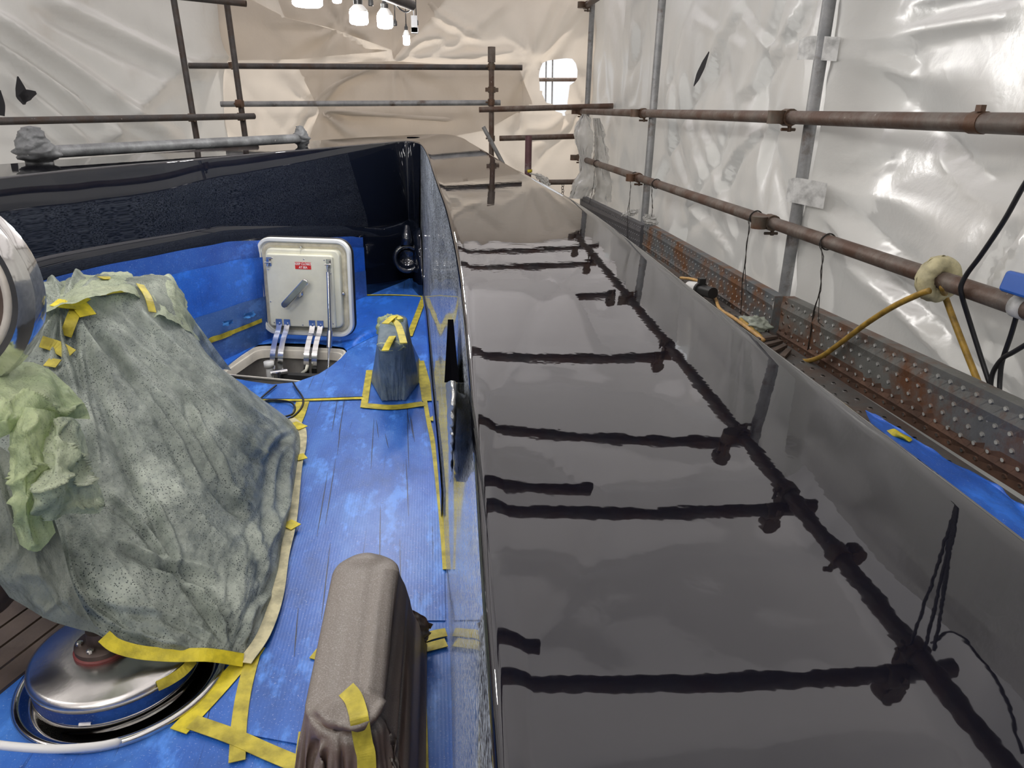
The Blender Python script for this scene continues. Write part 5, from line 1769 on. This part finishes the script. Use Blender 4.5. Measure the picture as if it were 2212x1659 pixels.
for p_ in tb1.data.polygons:
    vi = tb1.data.vertices[p_.vertices[0]].co
    lim = .062 + .020 * float(vnoise(vi.y * 5, vi.y * 0.7, 9))
    loc = p_.center
    if (loc.z + tb1.location.z) < ZB1(loc.y + tb1.location.y) + lim and loc.x < .02: p_.material_index = 1
ZW = .582
for k, (xa, xb, ya, yb, lab) in enumerate(((1.095, 1.335, 2.68, -1.0, 'perforated steel walkway plank beside the nearest toe board'), (1.095, 1.335, 5.2, 2.72, 'perforated steel walkway plank beside the middle toe board'), (.845, 1.08, 3.2, -.8, 'inner walkway plank hidden below the cap edge, near one'), (.845, 1.08, 5.6, 3.24, 'inner walkway plank hidden below the cap edge, far one'), (1.095, 1.335, 7.4, 5.24, 'perforated steel walkway plank beside the farthest toe board'))):
    perforated('walkway_plank', yb, ya, xb - xa, lambda u_, v_, w_, xa=xa: (xa + v_, u_, ZW + w_), 'plank_walk', [.04, .10, .15, .20], .07, .006, .045, lab, ridges=(.02, .215))
# transom tubes that carry the walkway
for k, y in enumerate((6.6, 4.7, 2.6, .8)):
    tube((.62, y, ZW - .075), (1.6, y, ZW - .075), 'tube_galv', 'transom tube under the walkway planks, %s from the bow' % ['first', 'second', 'third', 'fourth'][k], 'transoms under the walkway', TR)

# perforated plate end and chain at the far corner
cq = onY(1216, 405, 6.9)
mb = MB()
for k in range(5):
    c = onY(1215 + (k % 2), 394 + 6 * k, 7.0)
    mb.tube([(c[0] + .009 * math.cos(a), c[1] + (.009 * math.sin(a) if k % 2 else 0), c[2] + (.016 * math.sin(a) if not k % 2 else .016 * math.cos(a) * 0 + .014 * math.sin(a))) for a in np.linspace(0, 2 * PI, 13)], .003, 6, False)
tag(mb.build('chain', 'wire'), 'short dark chain hanging from the lowest far crosstube', 'chain')

# ------------------------------------------------------------------ wires hung from the lower rail
def wire(pxs, label, X_=RX - .03, r=.0016, loop=True, spread=5):
    mb = MB()
    top = onX(*pxs[0], X_)
    if loop:
        y0 = top[1]; zc_ = zL(y0)
        mb.tube([(RX + (TR + .004) * math.sin(a), y0 + .003 * math.sin(3 * a), zc_ + (TR + .004) * math.cos(a)) for a in np.linspace(0, 2 * PI, 21)], .0028, 6, False)
    pts = [onX(*p, X_) for p in pxs]
    C_ = catmull(pts, 20)
    mb.tube(C_, r, 6)
    C2 = np.array([c + np.array([0, .012 * math.sin(k * 1.1) * (1 - k / 25), 0]) for k, c in enumerate(C_)])
    mb.tube(C2, r, 6)
    # second leg spreading out at the foot
    b = onX(pxs[-1][0] + spread, pxs[-1][1] - 55 if spread > 6 else pxs[-1][1] - 18, X_)
    mb.tube([C_[10], C_[14] * .5 + b * .5, b], r, 6)
    return tag(mb.build('wire_tie', 'wire'), label, 'wire')


wire([(1619, 470), (1617, 500), (1610, 560), (1603, 620), (1600, 690)], 'twisted wire hanging from the lower rail, left of the nearest upright', spread=20)
wire([(1772, 520), (1776, 560), (1772, 620), (1755, 690), (1745, 760)], 'twisted wire hanging from the lower rail, right of the nearest upright', spread=34)
wire([(1362, 385), (1362, 405), (1360, 430), (1356, 460), (1355, 515)], 'twisted wire hanging beside the middle upright, its left', spread=8)
wire([(1408, 395), (1408, 420), (1409, 445), (1408, 468)], 'thin wire hanging beside the middle upright, its right', spread=3)
wire([(1282, 352), (1284, 380), (1280, 410), (1273, 440)], 'thin wire hanging at the far end of the lower rail', spread=6)
# ropes hung from the overhead rail (mirrored in the cap)
mb = MB()
low = np.array([1.34, 1.50, 1.82])
for yy_, zz_ in ((1.47, 2.25), (1.42, 2.22), (1.39, 2.20)):
    C_ = catmull([low, (1.345, (yy_ + 1.5) / 2 - .005, 2.02), (1.35, yy_, zz_)], 14)
    mb.tube(C_, .0045, 8)
tag(mb.build('rope_loops', 'black_rubber'), 'dark cord loops hanging from the overhead rail, mirrored at the lower right', 'rope')
mb = MB(); mb.tube(catmull([(1.40, 1.46, 2.24), (1.36, 1.36, 2.12), (1.385, 1.22, 2.15), (1.40, 1.1, 2.24)], 20), .004, 8)
tag(mb.build('sagging_cord', 'black_rubber'), 'dark cord sagging under the overhead rail, mirrored at the bottom right', 'cord')

# ------------------------------------------------------------------ hose, cables, wrapped coil on the lower rail
wq = onX(2026, 608, RX)
A = np.zeros((40, 18, 3))
for i in range(40):
    for j in range(18):
        a = 2 * PI * i / 40; b = 2 * PI * j / 17
        R_ = .040 + .004 * float(vnoise(i * .5, j * .2, 4)); r_ = .024 * (1 + .25 * float(vnoise(i * .7, j * .9, 5)))
        y = (r_ * 1.05) * math.sin(b)
        rr = R_ + r_ * math.cos(b)
        A[i, j] = (RX + rr * math.cos(a), wq[1] + y, zL(wq[1]) + rr * math.sin(a))
mb = MB(); mb.grid(A, closed_u=True)
coil = tag(mb.build('tape_wrapping', 'cream_tape'), 'cream tape wound in a thick ring round the lower rail', 'tape')
mb = MB(); mb.tube(catmull([onX(2008, 628, RX - .075), onX(1985, 636, RX - .08), onX(1930, 662, RX - .07), onX(1870, 700, RX - .06), onX(1810, 745, RX - .05), onX(1770, 772, RX - .05), onX(1735, 780, RX - .055), onX(1700, 772, RX - .07), onX(1668, 752, RX - .08), onX(1640, 725, RX - .09), onX(1600, 690, RX - .1)], 60), .0085, 10)
tag(mb.build('yellow_hose', 'yellow_hose'), 'stained yellow hose drooping from the tape ring onto the walkway', 'hose')
mb = MB(); mb.tube(catmull([onX(2036, 620, RX - .02), onX(2045, 650, RX + .03), onX(2075, 730, RX + .04), (onX(2122, 848, RX + .06))], 24), .0085, 10)
tag(mb.build('yellow_hose', 'yellow_hose'), 'stained yellow hose hanging straight down behind the nearest toe board', 'hose')
mb = MB()
cb = [onX(2260, 330, RX - .035), onX(2212, 400, RX - .035), onX(2170, 475, RX - .036), onX(2120, 550, RX - .036), onX(2090, 590, RX - .036), onX(2076, 618, RX - .038), onX(2078, 640, RX - .03), onX(2090, 680, RX + .0), onX(2112, 750, RX + .03), onX(2135, 820, RX + .05), onX(2150, 856, RX + .055)]
mb.tube(catmull(cb, 60), .0062, 10)
tag(mb.build('black_cable', 'black_rubber'), 'black cable hitched over the lower rail near the tape ring', 'cable')
mb = MB()
mb.tube(catmull([onX(2202, 660, RX + .03), onX(2185, 720, RX + .04), onX(2165, 780, RX + .05), onX(2160, 820, RX + .055), onX(2158, 845, RX + .055), onX(2148, 857, RX + .056), onX(2140, 840, RX + .052), onX(2145, 805, RX + .05), (onX(2165, 775, RX + .045)), onX(2190, 760, RX + .04), onX(2240, 730, RX + .035)], 60), .0062, 10)
tag(mb.build('black_cable', 'black_rubber'), 'black cable looped at the right edge behind the toe board', 'cable')
bq = onX(2214, 618, RX - .03)
mb = MB(); rr_slab(mb, axis_matrix(bq, (-1, 0, .2), (0, 1, 0)), .10, .05, .01, -.02, .02)
clip = tag(mb.build('blue_clamp', 'blue_plastic', None, True, angle=40), 'blue plastic clamp on the lower rail at the right edge', 'clamp')
bq = onX(2208, 655, RX - .0)
mb = MB(); mb.tube([(RX, bq[1] - .02, zL(bq[1])), (RX, bq[1] + .014, zL(bq[1]))], TR + .004, 18); mb.build('white_band', 'white_tape', clip)
# cable with an inline connector lying on the walkway
mb = MB(); mb.tube(catmull([onZ(1470, 600, ZW + .02), onZ(1495, 603, ZW + .03), onZ(1518, 612, ZW + .03), onZ(1530, 630, ZW + .012), onZ(1545, 645, ZW + .012), onZ(1556, 668, ZW + .012), onZ(1590, 690, ZW + .012), onZ(1650, 735, ZW + .012)], 50), .0075, 10)
cable = tag(mb.build('extension_lead', 'orange_cable'), 'beige extension lead on the walkway with a white and black connector', 'cable')
c1 = onZ(1500, 622, ZW + .04); c2 = onZ(1528, 630, ZW + .05)
dv = Vector((c2 - c1)).normalized()
mb = MB(); mb.tube([Vector(c1) - dv * .05, Vector(c1) + dv * .02, Vector(c1) + dv * .05], [.026, .032, .034], 16); mb.build('white_socket', 'white_plastic', cable, True, angle=40)
mb = MB(); mb.tube([Vector(c1) + dv * .05, Vector(c1) + dv * .065, Vector(c1) + dv * .066, Vector(c2) + dv * .05], [.036, .036, .026, .026], 16); mb.box(Vector(c1) + dv * .06 + Vector((0, 0, .04)), (.03, .03, .03)); mb.build('black_plug', 'black_plastic', cable, True, angle=40)

# blue masking film hanging out from the hull edge over the plank, and a yellow scrap
bf = [[onZ(1868, 893, ZW + .012), onZ(1872, 902, ZW + .02)], [onZ(1935, 930, ZW + .012), onZ(1930, 945, ZW + .02)], [onZ(1995, 968, ZW + .012), onZ(1985, 985, ZW + .02)], [onZ(2060, 1005, ZW + .012), onZ(2060, 1045, ZW + .02)],
      [onZ(2140, 1050, ZW + .012), onZ(2130, 1095, ZW + .02)], [onZ(2212, 1105, ZW + .012), onZ(2212, 1150, ZW + .02)], [onZ(2320, 1180, ZW + .012), onZ(2320, 1235, ZW + .02)]]
BF = patch([[r[0], (r[0] + r[1]) / 2, r[1] + (r[1] - r[0]) * 3.0] for r in bf], 40, 14)
BF[..., 2] += 0.004 + 0.012 * (vnoise(np.arange(40)[:, None] * .4 + 0 * np.arange(14)[None], np.arange(14)[None] * .4 + 0 * np.arange(40)[:, None], 8) + .5)
mb = MB(); mb.grid(BF)
tag(mb.build('masking_film', 'blue_film_plain'), 'blue masking film strip along the cap edge on the walkway', 'film')
sc = patch([[onZ(1915, 930, ZW + .03), onZ(1932, 926, ZW + .04), onZ(1942, 934, ZW + .03)], [onZ(1930, 942, ZW + .03), onZ(1950, 940, ZW + .045), onZ(1965, 944, ZW + .03)], [onZ(1950, 948, ZW + .03), onZ(1964, 954, ZW + .035), onZ(1971, 950, ZW + .03)]], 12, 10)
mb = MB(); mb.grid(sc)
tag(mb.build('tape_scrap', 'yellow_tape_bright'), 'torn yellow tape scrap on the walkway beside the blue strip', 'scrap')
tape_mat('scrap_clear', (0.55, 0.60, 0.50), .3)
crumple('plastic_scrap', onZ(1632, 700, ZW + .01), (.05, .08), .03, 'scrap_clear', None, 23)
tag(bpy.data.objects['plastic_scrap'], 'crumpled pale plastic scrap on the walkway at the board joint', 'scrap')
# wooden bits at the plank joint
for k in range(4):
    c = onZ(1655 + 14 * k, 728 + 11 * k, ZW + .015)
    mb = MB(); mb.box((c[0], c[1], ZW + .010), (.10, .02, .012), Matrix.Rotation(.3 + .2 * k, 3, 'Z'))
    tag(mb.build('wood_shim', 'teak', None, False), 'thin wooden shim at the walkway plank joint, %s counted from the bow' % ['first', 'second', 'third', 'last'][k], 'shim', 'wooden shims on the walkway')

# ------------------------------------------------------------------ near plastic sheet on the right, taped to the nearest upright
def near_disp(S, Z):
    d = 0.05 * vnoise(S * 0.9, Z * 0.7, 201)
    for i, (px, py) in enumerate(((1745, 100), (1722, 410))):
        k = onX(px, py, PX)
        dy, dz = S - k[1], Z - k[2]
        r = np.hypot(dy, dz) + 1e-6; th = np.arctan2(dz, -dy)
        d = d + 0.042 * np.exp(-(r / 1.2) ** 2) * np.clip(r / .12, 0, 1) * vnoise(th * 4.2 + 7 * i, r * .5, 205 + i)
    w = S * .55 + Z * .85
    d = d + 0.12 * vnoise(w * 1.6, (Z - S) * .4, 211) + .08 * np.clip(ridge(w * 1.3, (Z - S) * .3, 213), 0, 1) ** 3 + .03 * vnoise(S * 2.5, Z * .6, 215) + 0.006 * fbm(S * 5, Z * 5, 212, 3)
    return d


eb = Y3 - .035
ns_px = [(eb + .02, -1.6), (eb + .0, .4), (eb - .02, .75), (eb + .045, .98), (eb + .01, 1.05), (eb - .01, 1.3), (eb + .0, 1.48), (eb + .03, 1.60), (eb + .06, 1.73), (eb - .01, 1.82), (eb - .06, 2.0), (eb - .09, 2.34), (-3.4, 2.34), (-3.4, -1.6)]
near_sheet = sheet('plastic_sheet', lambda S, Z, d: np.stack([PX + .03 + (.075 + np.maximum(d, -.07)) * (1 - .9 * np.exp(-((S - eb) / .10) ** 2)), S, Z], -1), -3.45, eb + .08, -1.62, 2.5, 0.03, near_disp, 'tarp', poly=ns_px, lines=NEAR_LINES, amp=(0.035, 0.02, 0.028), sig=13.0)
tag(near_sheet, 'large near sheet of white film taped to the nearest upright, right side', 'plastic sheet')
for (a, b, w) in (((1738, 86), (1765, 128), .07), ((1708, 398), (1745, 432), .085)):
    p_, q_ = onX(*a, PX - .01), onX(*b, PX - .01)
    c = (p_ + q_) / 2
    A = patch([[(PX - .035, c[1] + .05, c[2] + w / 2), (PX - .02, c[1] + .0, c[2] + w / 2 + .01), (PX + .045, c[1] - .10, c[2] + w / 2)], [(PX - .035, c[1] + .05, c[2] - w / 2), (PX - .02, c[1], c[2] - w / 2), (PX + .045, c[1] - .10, c[2] - w / 2 - .01)]], 8, 14)
    mb = MB(); mb.grid(A)
    mb.build('tape_patch', 'white_tape', near_sheet)
# welded seam of the sheet: a row of puckers
mb = MB()
for k in range(26):
    c = onX(1997 - 2.2 * k + .02 * k * k, 20 + 19 * k, PX + .055)
    mb.lathe([(.012, 0), (.008, .006), (.002, .009)], axis_matrix((c[0] - .01, c[1], c[2]), (-1, 0, 0)), 8)
tag(mb.build('weld_seam', 'tarp_loose', near_sheet), 'row of puckers along a welded seam')
near_sheet.children[-1]['kind'] = 'stuff'

# dark paint overspray marks on the film, and seam lines of the film
def mark(name, pl, w, mname, parent, f, label=None):
    mb = MB(); pts = [f(*p) for p in pl]
    mb.ribbon(catmull(pts, 14), w if not isinstance(w, list) else list(np.interp(np.linspace(0, 1, 14), np.linspace(0, 1, len(w)), w)), .002, (-1, -.2, 0))
    o = mb.build(name, mname, parent, False)
    if label: o['label'] = label


mark('paint_smear', [(1532, 112), (1520, 140), (1508, 165), (1499, 186)], [.008, .05, .05, .006], 'stain_black', wall_right, lambda x, y: onX(x, y, WX + .02), 'dark streak of sprayed paint')
sL = lambda px, py: (lambda d: CAM + d * (((LA - CAM[:2]) @ LN) / (d[:2] @ LN)) * 0.985)(ray(px, py))
for pl, w in (([(38, 165), (44, 190), (48, 210), (52, 226)], [.01, .08, .10, .02]), ([(46, 215), (60, 205), (78, 200)], [.06, .08, .02]), ([(-6, 195), (2, 225), (4, 250)], [.05, .06, .04])):
    mb = MB(); n_ = (LN[0], LN[1], 0)
    mb.ribbon(catmull([sL(*p) for p in pl], 12), list(np.interp(np.linspace(0, 1, 12), np.linspace(0, 1, len(w)), w)), .002, n_)
    mb.build('paint_smear', 'stain_black', wall_left, False)

# crumpled loose film at the far right corner upright
def hang(pxs, Y_, wpx, label, seed, amp=.02):
    ctrl_ = []
    for (x, y), w_ in zip(pxs, wpx):
        c = onY(x, y, Y_)
        s_ = w_ * Y_ / F
        ctrl_.append([(c[0] + s_ * math.cos(a), c[1] - .5 * s_ * math.sin(a), c[2]) for a in np.linspace(-.3, PI + .3, 5)])
    T = patch(ctrl_, 50, 26)
    tn = gnormals(T)
    uu, vv = np.meshgrid(np.arange(50) * .22, np.arange(26) * .3, indexing='ij')
    T = T + tn * (amp * (fbm(uu, vv, seed, 3) + .6 * np.clip(ridge(vv * .9, uu * .2, seed + 3), 0, 1)))[..., None]
    mb = MB(); mb.grid(T)
    return mb


hang([(1262, 246), (1262, 270), (1262, 300), (1264, 335), (1268, 370), (1262, 400), (1250, 428)], 6.62, [5, 16, 20, 12, 17, 26, 22], '', 301, .03)
mbq = hang([(1262, 246), (1262, 270), (1262, 300), (1264, 335), (1268, 370), (1262, 400), (1250, 428)], 6.62, [5, 16, 20, 12, 17, 26, 22], '', 301, .03)
tag(mbq.build('film_bunch', 'tarp_loose'), 'bunched loose white film round the far corner upright', 'plastic sheet')
mbq = hang([(1290, 255), (1296, 300), (1298, 350), (1302, 400), (1300, 436)], 6.75, [6, 12, 16, 20, 22], '', 311, .03)
tag(mbq.build('film_bunch', 'tarp_loose'), 'hanging tail of white film right of the corner upright', 'plastic sheet')
mbq = hang([(1398, 462), (1404, 472), (1410, 486)], 4.55, [8, 16, 12], '', 321, .02)
tag(mbq.build('film_bunch', 'tarp_loose'), 'small tuft of white film on the middle toe board at the upright', 'plastic sheet')
mbq = hang([(1372, 452), (1362, 460), (1352, 466)], 5.0, [10, 16, 12], '', 331, .015)
tag(mbq.build('film_bunch', 'tarp_loose'), 'small tuft of white film at the end of the farthest toe board', 'plastic sheet')
mbq = hang([(1150, 374), (1172, 385), (1180, 402)], 6.58, [10, 12, 8], '', 341, .02)
tag(mbq.build('film_bunch', 'tarp_loose'), 'small tuft of film at the foot of the purple stub', 'plastic sheet')

# ------------------------------------------------------------------ festoon lamps
tube(onY(700, -60, 3.55), onY(890, 12, 4.15), 'tube_dark', 'dark overhead tube end carrying the lamp string', None, TR)


def lamp(px, py_top, py_bot, Y_, w_px, label, lit=True, group=None):
    a = onY(px, py_top, Y_); b = onY(px, py_bot, Y_)
    H = a[2] - b[2]; r = w_px / 2 * Y_ / F * 1.0
    base = empty('festoon_lamp', (a[0], a[1], b[2]), label, 'lamp', group)
    z0 = b[2]
    M_ = Matrix.Translation((a[0], a[1], z0))
    if lit:
        mb = MB(); mb.lathe([(r * .45, 0), (r * .85, H * .03), (r, H * .10), (r, H * .50)], M_, 28, (True, False)); mb.build('globe', 'bulb_glow', base)
        mb = MB(); mb.lathe([(r, H * .50), (r * .96, H * .58), (r * .6, H * .74), (r * .42, H * .80)], M_, 28, (False, True)); mb.build('neck', 'white_plastic', base)
        mb = MB(); mb.lathe([(r * .46, H * .78), (r * .50, H * .95), (r * .30, H), (r * .2, H * 1.10)], M_, 18); mb.build('socket', 'black_plastic', base, True, angle=40)
    else:
        mb = MB(); mb.lathe([(r * .8, 0), (r, H * .05), (r * .95, H * .6), (r * .5, H * .8), (r * .25, H)], M_, 18); mb.build('socket', 'black_plastic', base, True, angle=40)
    mb = MB(); mb.tube([(a[0], a[1], z0 + H * (1.05 if lit else .95)), (a[0], a[1], z0 + H + .14)], .003, 6); mb.build('lead', 'black_rubber', base)
    return base


lamp(773, -2, 54, 4.0, 35, 'large lit lamp, left one of the two hanging in full view')
lamp(830, 6, 62, 4.15, 30, 'large lit lamp, right one of the two hanging in full view')
lamp(660, -50, 16, 3.4, 56, 'large lit lamp half cut off by the top edge')
lamp(726, -30, 7, 4.3, 17, 'small lit lamp at the top edge between the large ones')
lamp(877, 56, 98, 4.9, 13, 'small lit lamp hanging lowest on the string')
lamp(853, 40, 56, 4.6, 8, 'empty black lamp socket between the lit lamps', False)
lamp(899, 38, 55, 4.6, 8, 'empty black lamp socket at the far right of the string', False)
lamp(800, -14, 13, 4.6, 10, 'empty black lamp socket close to the top edge', False)
mb = MB(); mb.box(onY(895, 52, 4.6), (.035, .03, .085)); mb.box(onY(896, 66, 4.6), (.04, .03, .03)); mb.tube([onY(893, 20, 4.6), onY(895, 40, 4.6)], .004, 6)
tag(mb.build('cable_connector', 'grey_clip', None, False), 'grey cable connector hanging at the end of the lamp string', 'connector')
mb = MB(); mb.tube(catmull([onY(760, -40, 4.2), onY(800, -20, 4.4), onY(846, 4, 4.6), onY(862, 18, 4.7), onY(878, 26, 4.7), onY(892, 16, 4.6), onY(888, 0, 4.5)], 40), .0045, 8)
tag(mb.build('lamp_string', 'black_rubber'), 'black festoon cable looping between the lamp sockets', 'cable')
ADDED_LAMPS = ('over the covered windlass', 'left above the camera', 'behind the camera on the left', 'behind the camera near the middle', 'farthest back behind the camera', 'over the port rail')
for k, (x, y, z) in enumerate(((-1.3, 2.0, 2.05), (-.75, 0.5, 2.05), (-1.6, -0.6, 2.05), (-.5, -1.2, 2.05), (-1.0, -2.2, 2.05), (-2.2, 1.6, 2.05))):  # unseen lamps, added to brighten the hatch lid, windlass and deck
    M_ = Matrix.Translation((x, y, z))
    base = empty('festoon_lamp', (x, y, z), 'unseen fill lamp added %s' % ADDED_LAMPS[k], 'lamp', 'added fill lamps out of view')
    mb = MB(); mb.lathe([(.02, 0), (.04, .004), (.047, .02), (.047, .09)], M_, 24, (True, False)); mb.build('globe', 'bulb_glow', base)
    mb = MB(); mb.lathe([(.047, .09), (.03, .13), (.02, .14), (.02, .19), (.004, .2), (.003, .33)], M_, 20, (False, True)); mb.build('neck', 'white_plastic', base)

bpy.context.view_layer.update()
